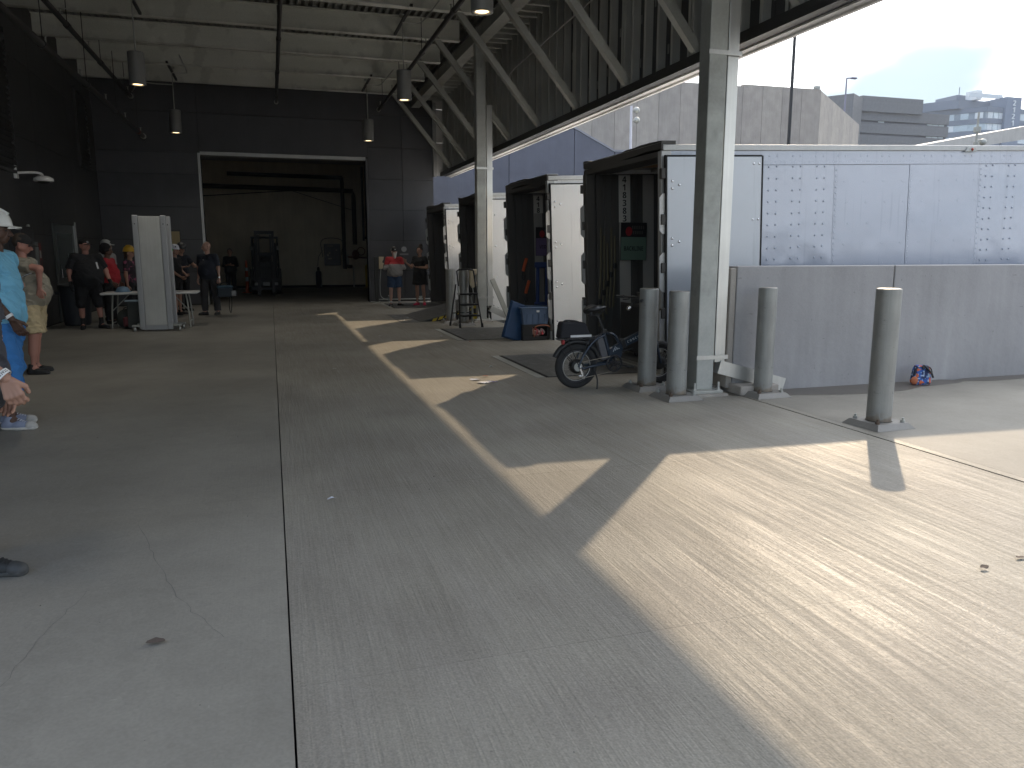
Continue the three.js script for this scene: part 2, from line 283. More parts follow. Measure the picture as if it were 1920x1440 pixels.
// ---------------------------------------------------------------- dock walls
function panelGrid(parent, m, map, cols, rows, skip, depth = 0.03) {  // map(u0,u1,v0,v1) -> geometry
  for (let i = 0; i + 1 < cols.length; i++) for (let j = 0; j + 1 < rows.length; j++) {
    if (skip && skip((cols[i] + cols[i + 1]) / 2, (rows[j] + rows[j + 1]) / 2)) continue;
    const k = rnd(), mm = m[Math.floor(k * m.length)]; build('wall_panel', map(cols[i] + 0.006, cols[i + 1] - 0.006, rows[j] + 0.006, rows[j + 1] - 0.006), mm, parent);
  }
}
const rowsY = [0.02, 0.98, 1.94, 2.88, 3.82, 4.43, 5.55, 6.7];
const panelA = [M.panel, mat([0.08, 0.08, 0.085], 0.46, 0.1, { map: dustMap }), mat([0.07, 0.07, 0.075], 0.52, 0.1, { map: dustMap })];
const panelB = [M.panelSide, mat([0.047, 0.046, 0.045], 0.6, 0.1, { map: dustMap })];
const backWall = tag(structGroupTagged('back_wall'), 'dark grey panelled wall at the far end around the big doorway', 'wall');
function structGroupTagged(n) { const o = new THREE.Group(); o.name = numbered(n); scene.add(o); return o; }
build('wall_core', [span(-4.6, -1.83, 0, 6.7, -25.4, -25.04), span(2.96, 5.1, 0, 6.7, -25.4, -25.04), span(-1.83, 2.96, 4.43, 6.7, -25.4, -25.04)], M.joint, backWall);
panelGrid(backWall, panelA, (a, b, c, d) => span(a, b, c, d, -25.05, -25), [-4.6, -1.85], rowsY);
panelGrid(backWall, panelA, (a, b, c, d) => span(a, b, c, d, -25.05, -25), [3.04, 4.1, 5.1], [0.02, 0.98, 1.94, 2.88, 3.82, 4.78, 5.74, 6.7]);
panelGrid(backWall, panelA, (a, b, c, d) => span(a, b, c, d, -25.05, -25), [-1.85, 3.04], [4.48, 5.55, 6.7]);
build('door_frame', [span(-1.9, -1.83, 0, 4.43, -25.4, -24.97), span(-1.83, 2.96, 4.37, 4.47, -25.4, -24.96)], M.trim, backWall);
build('door_jamb', [span(2.96, 3.03, 0, 4.43, -25.4, -24.97)], M.panel, backWall);
build('corner_trim', span(5.1, 5.2, 3.95, 6.2, -25.1, -24.94), M.trim, backWall);
build('end_panel', [span(5.2, 5.71, 3.98, 4.98, -25.1, -25), span(5.2, 5.71, 5.0, 6.0, -25.1, -25), span(5.1, 5.9, 6.02, 6.95, -25.1, -25), span(5.1, 5.2, 3.95, 6.02, -25.1, -25.02)], M.soffit, backWall);
build('base_conduit', [rod([3.2, 0.07, -24.93], [4.9, 0.07, -24.93], 0.02), box(0.1, 0.12, 0.07, 4.6, 0.1, -24.95)], M.galv, backWall);

const leftWall = tag(structGroupTagged('left_wall'), 'dark panelled side wall running along the left of the dock', 'wall');
build('wall_core', span(-5.1, -4.65, 0, 6.75, -25.4, -3.2), M.joint, leftWall);
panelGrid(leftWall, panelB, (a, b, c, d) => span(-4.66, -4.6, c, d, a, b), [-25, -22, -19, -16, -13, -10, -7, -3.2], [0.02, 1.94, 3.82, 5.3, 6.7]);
function louvre(z0, z1, y0, y1, label) {
  const t = thing('wall_louvre', label, 'louvre', [-4.6, y0, (z0 + z1) / 2]), w = z1 - z0, h = y1 - y0;
  build('frame', [span(0.002, 0.06, 0, 0.06, -w / 2, w / 2), span(0.002, 0.06, h - 0.06, h, -w / 2, w / 2), span(0.002, 0.07, 0.06, h - 0.06, -w / 2, -w / 2 + 0.06), span(0.002, 0.07, 0.06, h - 0.06, w / 2 - 0.06, w / 2)], M.panelSide, t);
  build('backing', span(0.002, 0.012, 0.06, h - 0.06, -w / 2 + 0.06, w / 2 - 0.06), M.black, t);
  const n = Math.floor((h - 0.14) / 0.1), s = build('slat', box(0.006, 0.085, w - 0.13, 0.04, 0.1, 0, 0, 0, -0.75), M.darkMetal, t);
  for (let i = 1; i < n; i++) again(s, t, 0, i * 0.1, 0);
}
louvre(-17.35, -15.9, 3.05, 5.75, 'black louvred vent high on the left wall nearest the camera');
louvre(-24.1, -22.85, 3.75, 5.72, 'black louvred vent high on the left wall near the back corner');
{
  const t = thing('side_door', 'dark grey door with a tall glass pane and pale jamb in the left wall', 'door', [-4.6, 0, -20.4]);
  build('leaf', [span(0.01, 0.05, 0.02, 2.2, -0.95, 0.85)], mat([0.10, 0.11, 0.105], 0.4, 0, { map: dustMap }), t);
  build('jamb', [span(0.01, 0.1, 0, 2.28, -1.03, -0.95)], M.trim, t); build('door_head', span(0.01, 0.08, 2.2, 2.28, -0.95, 0.93), M.panelSide, t);
  build('pane', span(0.052, 0.06, 1.0, 2.0, -0.75, 0.65), mat([0.07, 0.085, 0.08], 0.08), t);
  printed('notice', 0.42, 0.62, (x, w, h) => { x.fillStyle = '#5d6462'; x.fillRect(0, 0, w, h); x.fillStyle = '#4b5150'; for (let i = 0; i < 9; i++) x.fillRect(w * 0.12, h * (0.12 + i * 0.08), w * (0.4 + 0.35 * vnoise(i * 3.3, 4)), 5); }, t, [0.066, 1.22, -0.35], Math.PI / 2);
  build('handle', rod([0.1, 1.0, 0.68], [0.1, 1.2, 0.68], 0.012), M.chrome, t);
}
{
  const t = thing('electrical_cabinet', 'tall black electrical cabinet on the left wall behind the crowd', 'cabinet', [-4.6, 0.55, -16.9]);
  build('body', rspan(0.002, 0.22, 0, 1.5, -0.42, 0.42), mat([0.028, 0.028, 0.03], 0.45), t); build('latch', [box(0.03, 0.12, 0.03, 0.235, 0.8, -0.34), ball(0.035, 0.15, 1.52, -0.36)], M.galv, t);
  const n = thing('notice_board', 'grey notice sheet with a red fire label hung on the left wall', 'notice', [-4.6, 1.28, -18.0]);
  build('board', span(0.002, 0.03, 0, 0.5, -0.3, 0.36), mat([0.20, 0.22, 0.215], 0.7, 0, { map: dustMap }), n);
  printed('fire_label', 0.17, 0.52, (x, w, h) => { x.fillStyle = '#6a2a22'; x.fillRect(0, 0, w, h); x.fillStyle = '#8a8a84'; x.fillRect(w * .15, h * .3, w * .7, h * .3); x.fillStyle = '#333'; x.fillRect(w * .2, h * .68, w * .6, h * .18); }, n, [0.034, 0.22, -0.4], Math.PI / 2);
}
{
  const t = thing('security_camera', 'white dome security camera on a bent arm on the left wall', 'camera', [-4.6, 3.0, -17.3]);
  build('wall_plate', rbox(0.05, 0.24, 0.16, 0.01, 0.03, 0.08, 0), M.white, t); build('arm', tube([[0.05, 0.07, 0], [0.3, 0.09, -0.1], [0.42, 0.07, -0.14], [0.45, 0.0, -0.15]], 0.025), M.white, t);
  build('housing', lathe([[0, 0.03], [0.1, 0.03], [0.17, -0.01], [0.18, -0.06], [0.16, -0.075], [0, -0.075]], 24, 0.45, 0, -0.15), M.white, t); build('dome', ball(0.11, 0.45, -0.075, -0.15, 1, 0.45, 1), M.black, t);
}
{
  const t = thing('posted_notice', 'beige notice above two small dark signs on the back wall behind the scanner', 'notice', [-2.69, 1.0, -24.99]);
  build('frame', span(-0.19, 0.19, 0, 1.22, 0.004, 0.016), M.darkMetal, t);
  printed('print', 0.32, 0.5, (x, w, h) => { x.fillStyle = '#8c7f5e'; x.fillRect(0, 0, w, h); x.fillStyle = '#7b6f52'; for (let i = 0; i < 7; i++) x.fillRect(w * .1, h * (.15 + i * .1), w * .75, 4); }, t, [0, 0.92, 0.019]);
  for (const dx of [-0.09, 0.09]) printed('small_sign', 0.13, 0.32, (x, w, h) => { x.fillStyle = '#23211d'; x.fillRect(0, 0, w, h); x.fillStyle = '#575040'; for (let i = 0; i < 5; i++) x.fillRect(w * .12, h * (.1 + i * .18), w * .76, 7); }, t, [dx, 0.42, 0.019], 0, 64);
  const s = thing('round_wall_sign', 'small round white sign over a line of text by the capped man', 'sign', [4.1, 1.5, -24.99]);
  build('disc', put(new THREE.CylinderGeometry(0.085, 0.085, 0.008, 24), 0, 0.16, 0.008, Math.PI / 2), mat(G(0.35), 0.6), s);
  build('text_plate', box(0.28, 0.05, 0.006, 0, 0.0, 0.006), mat(G(0.22), 0.6), s);
}
// ---------------------------------------------------------------- inner bay behind the doorway
const bay = tag(structGroupTagged('inner_bay'), 'dim beige block room seen through the big doorway', 'room');
build('rear_wall', span(-5.2, 5.2, 0, 5.4, -36.3, -36), M.bay, bay); build('side_wall', [span(4.8, 5.1, -0.16, 5.4, -36, -25.4), span(-5.1, -4.6, -0.16, 5.4, -36, -25.4)], M.bay, bay);
build('ceiling', span(-5.1, 5.1, 5.4, 5.6, -36.3, -25.4), M.bayRoof, bay);
build('wall_base', span(-4.6, 4.8, 0, 0.1, -36, -35.96), M.joint, bay);
{
  const t = thing('bay_pipework', 'black pipes running along the inner bay ceiling and down its rear wall', 'pipes', [0, 0, -35.8]);
  build('pipe', tube([[-4.5, 4.35, 0], [0, 4.3, 0], [3.35, 4.25, 0], [3.6, 4.2, 0], [3.66, 3.9, 0], [3.66, 1.9, 0]], 0.1, 60), M.pipe, t);
  build('pipe', tube([[-1.6, 4.85, 0.1], [2.8, 4.8, 0.1], [3.1, 4.78, 0.1], [3.17, 4.5, 0.1], [3.17, 1.1, 0.1], [3.2, 0.95, 0.1], [3.5, 0.92, 0.1]], 0.085, 60), M.pipe, t);
  build('pipe', tube([[4.05, 5.3, 0.1], [4.05, 2.3, 0.1], [4.1, 2.2, 0.1], [4.7, 2.2, 0.1]], 0.05, 40), M.pipe, t);
  build('thin_pipe', [rod([-4.5, 3.75, 0.1], [1.0, 4.2, 0.1], 0.02), rod([1.0, 4.2, 0.1], [3.6, 3.4, 0.1], 0.012)], M.pipe, t);
  build('valve', [ball(0.17, 3.66, 1.45, 0.1, 1, 1.3, 1), rod([3.3, 1.35, 0.1], [4.6, 1.28, 0.1], 0.04), put(new THREE.TorusGeometry(0.17, 0.02, 8, 20), 3.9, 1.6, 0.2)], M.redPipe, t);
  build('stand', [rod([3.55, 0, 0.1], [3.55, 0.9, 0.1], 0.03), box(0.22, 0.5, 0.1, 3.25, 1.2, 0.05)], M.galvDull, t);
  const c = thing('charger_box', 'dark wall charger box with pale labels on the rear bay wall', 'box', [2.65, 0.95, -35.99]);
  build('case', rbox(0.7, 0.95, 0.3, 0.02, 0, 0.5, 0.15), mat([0.012, 0.014, 0.02], 0.4), c); build('bracket', tube([[-0.42, 0.4, 0.05], [-0.42, 1.15, 0.05], [0.42, 1.15, 0.05], [0.42, 0.5, 0.05]], 0.015, 20), M.pipe, c);
  build('cable', tube([[-0.4, 0.7, 0.1], [-0.6, 0.4, 0.15], [-0.66, 0.0, 0.15]], 0.012), M.black, c);
  build('label', [box(0.07, 0.09, 0.004, -0.13, 0.58, 0.303), box(0.07, 0.08, 0.004, -0.2, 0.48, 0.303), box(0.05, 0.06, 0.004, -0.16, 0.33, 0.303), box(0.05, 0.06, 0.004, -0.08, 0.33, 0.303), box(0.26, 0.03, 0.004, -0.1, 0.88, 0.303), box(0.06, 0.05, 0.004, 0.17, 0.7, 0.303)], mat([0.3, 0.27, 0.18], 0.6), c);
  const p = thing('yellow_bollard', 'yellow steel guard post just inside the doorway', 'bollard', [4.15, 0, -35.0]);
  build('post', lathe([[0, 1.02], [0.1, 1.02], [0.16, 0.97], [0.17, 0.9], [0.17, 0], [0, 0]], 20), M.yellow, p);
  const g = thing('gas_cylinder', 'dark upright gas cylinder left of the charger box', 'cylinder', [2.0, 0, -35.6]);
  build('body', lathe([[0, 0.78], [0.06, 0.76], [0.12, 0.7], [0.13, 0.6], [0.13, 0], [0, 0]], 18), mat([0.012, 0.014, 0.022], 0.4), g); build('cap', lathe([[0, 0.92], [0.05, 0.9], [0.06, 0.78], [0, 0.76]], 12), M.iron, g);
  const k = thing('traffic_cone', 'orange and white safety post standing left of the forklift', 'cone', [-0.92, 0, -31.8]);
  build('post', [rod([0, 0.03, 0], [0, 0.45, 0], 0.07, 0.06), rod([0, 0.62, 0], [0, 0.85, 0], 0.057, 0.05), rod([0, 0.97, 0], [0, 1.25, 0], 0.047, 0.04), lathe([[0, 0.03], [0.2, 0.03], [0.2, 0], [0, 0]], 8)], mat([0.55, 0.09, 0.03], 0.6), k);
  for (const [a, b, r] of [[0.45, 0.62, 0.06], [0.85, 0.97, 0.05]]) build('band', rod([0, a, 0], [0, b, 0], r, r - 0.003), mat(G(0.6), 0.6), k);
}
// ---------------------------------------------------------------- canopy
const canopy = tag(structGroupTagged('loading_canopy'), 'galvanised steel canopy over the loading dock with braces and studs', 'canopy');
const Z0 = -24.98, Z1 = 0.4, XE = 5.52, YE = 3.95;
{ // ribbed roof deck, flutes running along the dock
  const pts = [], n = Math.ceil((XE + 4.62 + 0.2) / 0.15); for (let i = 0; i < n; i++) { const x = -4.62 + i * 0.15; pts.push([x, 6.575], [x + 0.055, 6.575], [x + 0.075, 6.655], [x + 0.13, 6.655]); }
  const top = [[-4.62 + n * 0.15, 6.575], [-4.62 + n * 0.15, 6.76], [-4.62, 6.76]];
  const g = slabOf([...pts, ...top], Z1 - Z0); g.translate(0, 0, Z0); build('roof_deck', g, M.deck, canopy);
  build('roof_top', span(-5.1, 5.9, 6.78, 6.95, -25.4, Z1 + 0.1), M.galvDull, canopy);
}
const ibeam = (h, w, t, L) => [span(-L / 2, L / 2, 0, t, -w / 2, w / 2), span(-L / 2, L / 2, h - t, h, -w / 2, w / 2), span(-L / 2, L / 2, t, h - t, -t / 2, t / 2)];
let beam0, brace0;
for (let i = 0; i < 12; i++) {
  const z = -23.75 + i * 2.06;
  beam0 = beam0 ? (again(beam0, canopy, 0, 6.14, z, i % 3 ? M.beam : mat([0.75, 0.75, 0.69], 0.6, 0.2, { map: stainMap }))) : build('beam', ibeam(0.43, 0.17, 0.016, 9.0), M.beam, canopy);
  beam0.position.set(-0.28, 6.14, z);
  if (!brace0) brace0 = build('brace', bar([3.66, 6.2, 0], [XE - 0.05, YE + 0.07, 0], 0.115, 0.115, [0, 0, 1]), M.galvDull, canopy); else again(brace0, canopy, 0, 0, z);
  if (i === 0) brace0.position.z = z;
}
build('edge_beam', [span(4.42, 4.68, 6.02, 6.26, Z0, Z1)], M.galvDull, canopy);
build('ledger', [span(4.66, 4.72, 6.27, 6.42, Z0, Z1)], M.stud, canopy);
{
  let s0, j0;
  for (let z = Z0 + 0.2, i = 0; z < Z1; z += 0.41, i++) {
    const zz = z + ((i % 5 === 2) ? 0.05 : 0);
    if (!s0) {
      s0 = build('stud', [span(XE - 0.15, XE - 0.004, YE + 0.1, 6.4, -0.002, 0.002), span(XE - 0.15, XE - 0.146, YE + 0.1, 6.4, 0.002, 0.045), span(XE - 0.15, XE - 0.138, YE + 0.1, 6.4, 0.045, 0.049)], M.stud, canopy); s0.position.z = zz;
      j0 = build('joist', [span(4.70, XE - 0.15, 6.24, 6.4, -0.002, 0.002), span(4.70, XE - 0.15, 6.232, 6.24, -0.002, 0.065), span(4.70, XE - 0.15, 6.24, 6.255, 0.06, 0.065)], M.joist, canopy); j0.position.z = zz;
    } else { again(s0, canopy, 0, 0, zz); again(j0, canopy, 0, 0, zz); if (i % 5 === 2) again(s0, canopy, 0, 0, zz + 0.09); }
  }
  const k = []; for (let z = Z0 + 0.6, i = 0; z < Z1; z += 0.41, i++) for (let y = YE + 0.45 + (i % 2) * 0.12; y < 6.2; y += 0.62) if (vnoise(i * 1.7, y * 3) > 0.35) k.push(rbox(0.004, 0.13, 0.05, 0.02, XE - 0.012, y, z + 0.02 + 0.12 * vnoise(i * 5.1, y)));
  stuff(build('clip', k, mat([0.24, 0.24, 0.22], 0.6, 0.2), canopy));  // added pale plates standing in for knockout holes in the studs
}
for (let z = Z0; z < Z1; z += 1.22) build('sheathing', span(XE, XE + 0.02, YE + 0.08, 6.95, z + 0.004, Math.min(z + 1.216, Z1)), M.sheath, canopy);
build('sill_track', [span(XE - 0.19, XE + 0.0, YE + 0.02, YE + 0.10, Z0, Z1)], M.fascia, canopy);
build('sill_lip', [span(XE - 0.20, XE - 0.19, YE + 0.0, YE + 0.13, Z0, Z1)], M.darkMetal, canopy);
for (let z = Z0; z < Z1; z += 3.05) { const z1 = Math.min(z + 3.045, Z1); build('soffit', span(XE + 0.002, XE + 0.10, YE, YE + 0.02, z, z1), M.soffit, canopy); build('drip_edge', span(XE + 0.104, XE + 0.15, YE - 0.025, YE + 0.02, z, z1), M.soffit, canopy); }
for (let z = Z0; z < Z1; z += 1.5) build('cladding_panel', span(XE + 0.12, XE + 0.15, YE + 0.022, 7.1, z + 0.003, Math.min(z + 1.497, Z1)), M.panel, canopy);
build('coping', span(XE - 0.0, XE + 0.17, 7.1, 7.14, Z0, Z1), M.trim, canopy);
build('end_closure', [span(-4.62, XE + 0.1, 6.14, 6.78, Z1 + 0.002, Z1 + 0.1)], M.panel, canopy);
{
  const t = thing('electrical_conduit', 'thin metal conduit crossing the canopy studs behind the braces', 'conduit', [XE - 0.22, 0, 0]);
  build('run', tube([[0, 6.2, -9.2], [0, 5.85, -10.4], [0, 5.72, -12], [0, 5.60, -15], [0, 5.5, -17.2], [0, 5.3, -17.5]], 0.014, 50, 6), M.galvBright, t); build('coupling', rod([0, 5.75, -11.2], [0, 5.74, -11.5], 0.03), M.iron, t);
}
function column(z, label) {
  const t = thing('steel_column', label, 'column', [4.55, 0, z - 0.1], 0, 'galvanised columns of the canopy');
  build('shaft', rspan(-0.105, 0.105, 0.06, 6.02, -0.105, 0.105, 0.012), M.galv, t);
  build('base_plate', rbox(0.38, 0.035, 0.38, 0.008, 0, 0.045, 0), M.galvDull, t); build('grout_pad', rbox(0.46, 0.05, 0.46, 0.012, 0, 0.003, 0), M.pedestal, t);
  for (const [x, zz] of [[-0.15, -0.15], [0.15, -0.15], [-0.15, 0.15], [0.15, 0.15]]) build('anchor_bolt', [rod([x, 0.05, zz], [x, 0.15, zz], 0.012), rod([x, 0.062, zz], [x, 0.085, zz], 0.024, 0.024, 6)], M.galvBright, t);
  return t;
}
column(-7.45, 'galvanised square steel column behind the two bollards beside the bicycle'); column(-17.0, 'galvanised square steel column behind the black step ladder');
function downspout(z, top, label, kick) {
  const t = thing('downspout', label, 'downspout', [4.745, 0, z - 0.07], 0, 'downspouts on the canopy columns');
  build('pipe', rspan(-0.066, 0.066, 0.36, top, -0.05, 0.05, 0.008), M.galvBright, t);
  for (const y of kick ? [0.42, 3.62] : [0.55, 3.4]) build('strap', [span(-0.31, 0.08, y - 0.02, y + 0.025, 0.078, 0.084), span(0.074, 0.08, y - 0.02, y + 0.025, -0.06, 0.078)], M.galvBright, t);
  build('boot', kick ? bar([-0.01, 0.31, 0.02], [0.84, 0.07, 0.04], 0.1, 0.15) : bar([0, 0.30, 0.02], [0.45, 0.1, 0.02], 0.1, 0.13), M.galvBright, t);
}
downspout(-7.45, 4.3, 'bright galvanised downspout on the near column kicking out at its foot', true); downspout(-17.0, 4.75, 'bright galvanised downspout on the far column by the ladder', false);
solo('splash_block', [rbox(0.5, 0.11, 0.3, 0.015, 0, 0.055, 0)], M.pedestal, 'rough concrete splash block under the downspout foot', 'block', [5.15, 0, -7.42]);
// pendant lamps, pipes under the roof
const lampGlow = mat(G(0.02), 0.5, 0, { emissive: new THREE.Color(1, 0.72, 0.38), emissiveIntensity: 2.2 });
function lamp(x, z, label, power = 4.0, soft = 4) {
  const t = thing('pendant_lamp', label, 'pendant lamp', [x, 4.64, z], 0, 'cylinder pendant lamps under the canopy');
  build('shade', lathe([[0.105, 0.0], [0.145, 0.0], [0.147, 0.01], [0.147, 0.56], [0.143, 0.575], [0, 0.575]], 32), M.lampGrey, t);
  build('reflector', lathe([[0.105, 0], [0.095, 0.04], [0, 0.05]], 28), M.trim, t); build('lens', put(new THREE.CircleGeometry(0.088, 24), 0, 0.012, 0, Math.PI / 2), lampGlow, t);
  build('stem', rod([0, 0.57, 0], [0, 1.62, 0], 0.013), M.galvDull, t); build('canopy_plate', rod([0, 1.6, 0], [0, 1.64, 0], 0.07), M.galvDull, t);
  const s = new THREE.SpotLight(new THREE.Color(1, 0.94, 0.84), power, 14, 1.15, 1, 2); s.position.set(x, 4.63, z); s.target.position.set(x, 0, z); s.castShadow = true; s.shadow.radius = soft; scene.add(s, s.target);
  build('mount_channel', box(0.05, 0.05, 2.1, 0, 1.53, 0), M.darkMetal, t); build('feed_conduit', tube([[0, 1.5, 0], [0.3, 1.5, 0.02], [0.38, 1.49, 0.4], [0.4, 1.45, 2.2]], 0.012, 24, 6), M.galvBright, t);
}
lamp(-2.2, -22.6, 'grey cylinder pendant lamp at the left, farther one near the back wall'); lamp(-2.2, -16.45, 'grey cylinder pendant lamp at the left, nearer one hanging before the beams');
lamp(-2.2, -10.3, 'added grey cylinder fill lamp of the left-hand row, unseen above the frame'); lamp(-2.2, -4.2, 'added grey cylinder fill lamp at the front of the left-hand row, unseen', 3, 16); lamp(2.78, -4.2, 'added grey cylinder fill lamp at the front of the right-hand row, unseen', 3, 16); lamp(2.78, -22.6, 'grey cylinder pendant lamp hanging right above the doorway corner'); lamp(2.78, -16.45, 'grey cylinder pendant lamp in the middle of the right-hand row'); lamp(2.78, -10.3, 'grey cylinder pendant lamp cut off by the top edge');  // lamps above the frame are out of view, added to brighten the floor
function sprinkler(name, label, x, y, za, zb, r, hang, m, extra) {
  const t = thing(name, label, 'pipe', [x, y, 0]);
  build('pipe', rod([0, 0, za], [0, 0, zb], r, r, 12), m, t);
  for (let z = zb + 0.9; z < za; z += 3.1) { build('hanger', rod([0, r, z], [0, hang - y, z], 0.008), M.pipe, t); build('coupling', rod([0, 0, z - 0.09], [0, 0, z + 0.09], r * 1.25), z < zb + 1 && extra || m, t); }
  build('end_cap', rod([0, 0, zb - 0.05], [0, 0, zb + 0.06], r * 1.4), M.galvDull, t);
  for (let z = zb + 0.4; z < za; z += 2.4) build('sprinkler_head', [rod([0, r, z], [0, r + 0.12, z], 0.014), lathe([[0, 0.0], [0.035, 0.0], [0, 0.01]], 8, 0, r + 0.12, z)], M.galvDull, t);
}
sprinkler('sprinkler_pipe', 'low dark pipe with rusty red couplings along the left wall', -3.27, 4.8, -1.2, -24.7, 0.055, 6.15, M.pipe, M.redPipe);
sprinkler('sprinkler_pipe', 'dark twin pipe running beside the left lamps under the beams', -3.5, 5.85, -1.2, -24.6, 0.05, 6.62, M.pipe);
sprinkler('sprinkler_pipe', 'dark pipe down the middle of the canopy ceiling', 0.38, 5.9, -1.2, -24.6, 0.042, 6.62, M.pipe);
sprinkler('sprinkler_pipe', 'dark pipe passing behind the right-hand pendant lamps', 3.36, 5.84, -1.2, -24.6, 0.045, 6.62, M.pipe);
{ const t = thing('electrical_conduit', 'pale conduit crossing the ceiling beams between the lamp rows', 'conduit'); build('run', tube([[-2.0, 6.1, -15.3], [-1.7, 6.11, -15.3], [0.3, 6.12, -15.3], [2.4, 6.12, -15.3], [2.75, 6.1, -15.4]], 0.014, 40, 6), M.galvBright, t);
  build('run', tube([[-3.4, 5.9, -24.2], [-3.0, 5.86, -22.7], [-2.6, 5.84, -22.6], [-2.2, 5.84, -22.6]], 0.014, 20, 6), M.galvDull, t); }
// ---------------------------------------------------------------- low wall, far buildings, poles
{
  const t = thing('concrete_wall', 'grey cast concrete retaining wall in front of the nearest trailer', 'wall', [0, 0, -7.66]);
  for (const [a, b] of [[4.94, 7.085], [7.10, 10.6], [10.615, 16], [16.015, 30]]) build('wall_section', rspan(a, b, -1.3, 1.42, -0.16, 0.16, 0.012), M.cast, t);
  build('end_cap', rspan(4.86, 4.937, 0.05, 1.40, -0.2, 0.15, 0.012), M.pedestal, t);
}
{
  const t = thing('screen_wall', 'blue-grey panelled building wall with a sloped top behind the far trailers', 'building', [0, 0, -29]);
  const m = mat([0.115, 0.125, 0.165], 0.7, 0, { map: dustMap }), topAt = (x) => x < 11.4 ? 6.25 : x < 13.1 ? lerp(6.22, 5.42, (x - 11.4) / 1.7) : 5.45;
  const xs = [5.2, 8.76, 11.4, 13.1, 16.5, 20, 24, 28];
  for (let i = 0; i + 1 < xs.length; i++) build('wall_panel', slabOf([[xs[i] + 0.012, -1.2], [xs[i + 1] - 0.012, -1.2], [xs[i + 1] - 0.012, topAt(xs[i + 1])], [xs[i] + 0.012, topAt(xs[i] + 0.001)]], 0.3), m, t);
  build('wall_core', span(5.25, 27.9, -1.2, 5.3, 0.05, 0.25), M.joint, t);
  build('coping', [bar([11.4, 6.27, 0.15], [13.1, 5.47, 0.15], 0.36, 0.07), span(5.2, 11.4, 6.25, 6.31, -0.03, 0.33), span(13.1, 28, 5.45, 5.52, -0.03, 0.33)], mat([0.22, 0.23, 0.26], 0.6), t);
}
{
  const t = thing('concrete_hall', 'tall tan precast concrete building behind the trailers', 'building', [0, -0.64, -60]);
  const m = [mat([0.46, 0.42, 0.375], 0.85, 0, { map: castMap }), mat([0.43, 0.395, 0.355], 0.85, 0, { map: castMap }), mat([0.48, 0.44, 0.39], 0.85, 0, { map: castMap })];
  let i = 0; for (let x = 47.1; x > 14; x -= 1.98) build('wall_panel', span(x - 1.965, x - 0.015, 0, 16.05 + (x > 41 ? 0.16 : 0) + 0.0035 * (x - 20), -0.4, 0), m[i++ % 3], t);
  const a = 49.2 * Math.PI / 180; for (let k = 0; k < 11; k++) { const g = span(k * 1.98 + 0.015, k * 1.98 + 1.965, 0, 16.2, -0.4, 0); g.rotateY(-(Math.PI / 2 - a) * -1); g.translate(47.1, 0, 0); build('wall_panel', g, m[i++ % 3], t); }
  build('core', [slabOf([[14.3, 0], [46.7, 0], [46.7, 15.9], [14.3, 15.9]], 0.2).translate(0, 0, -0.7)], M.joint, t);
  build('rooftop_light', [rod([46.6, 16.2, -0.3], [46.6, 16.55, -0.3], 0.05), box(0.5, 0.25, 0.3, 46.85, 16.5, -0.3)], M.galv, t);
}
{
  const t = thing('parking_structure', 'grey banded building with slit openings right of the tan hall', 'building', [0, -0.64, -150]);
  const c = mat([0.19, 0.19, 0.195], 0.8, 0, { map: dustMap }), d = mat([0.10, 0.105, 0.12], 0.7), glow = mat([0.55, 0.62, 0.64], 0.3);
  build('upper_block', span(128.4, 145.4, 33.4, 36.7, -22, 0.6), c, t); build('side_wing', put(span(-7, 0, 20, 36.1, -10, 0), 128.4, 0, 0.6, 0, 0.6), c, t);
  for (let k = 0; k < 7; k++) { const y = 33.9 - k * 2.75; build('storey_band', span(126.5, 154, y - 2.3, y, -24, 0), c, t); build('slit', span(126.6, 153.9, y - 2.745, y - 2.31, -23, -0.5), d, t); for (let n = 0; n < 3; n++) build('window', span(148 + n * 1.7, 149.5 + n * 1.7, y - 2.62, y - 2.36, -0.48, -0.3), glow, t); if (k % 2 === 0) build('window', span(134, 135.6, y - 2.62, y - 2.36, -0.48, -0.3), glow, t); }
  build('base', span(126.5, 154, 0, 16, -24, 0), c, t);
}
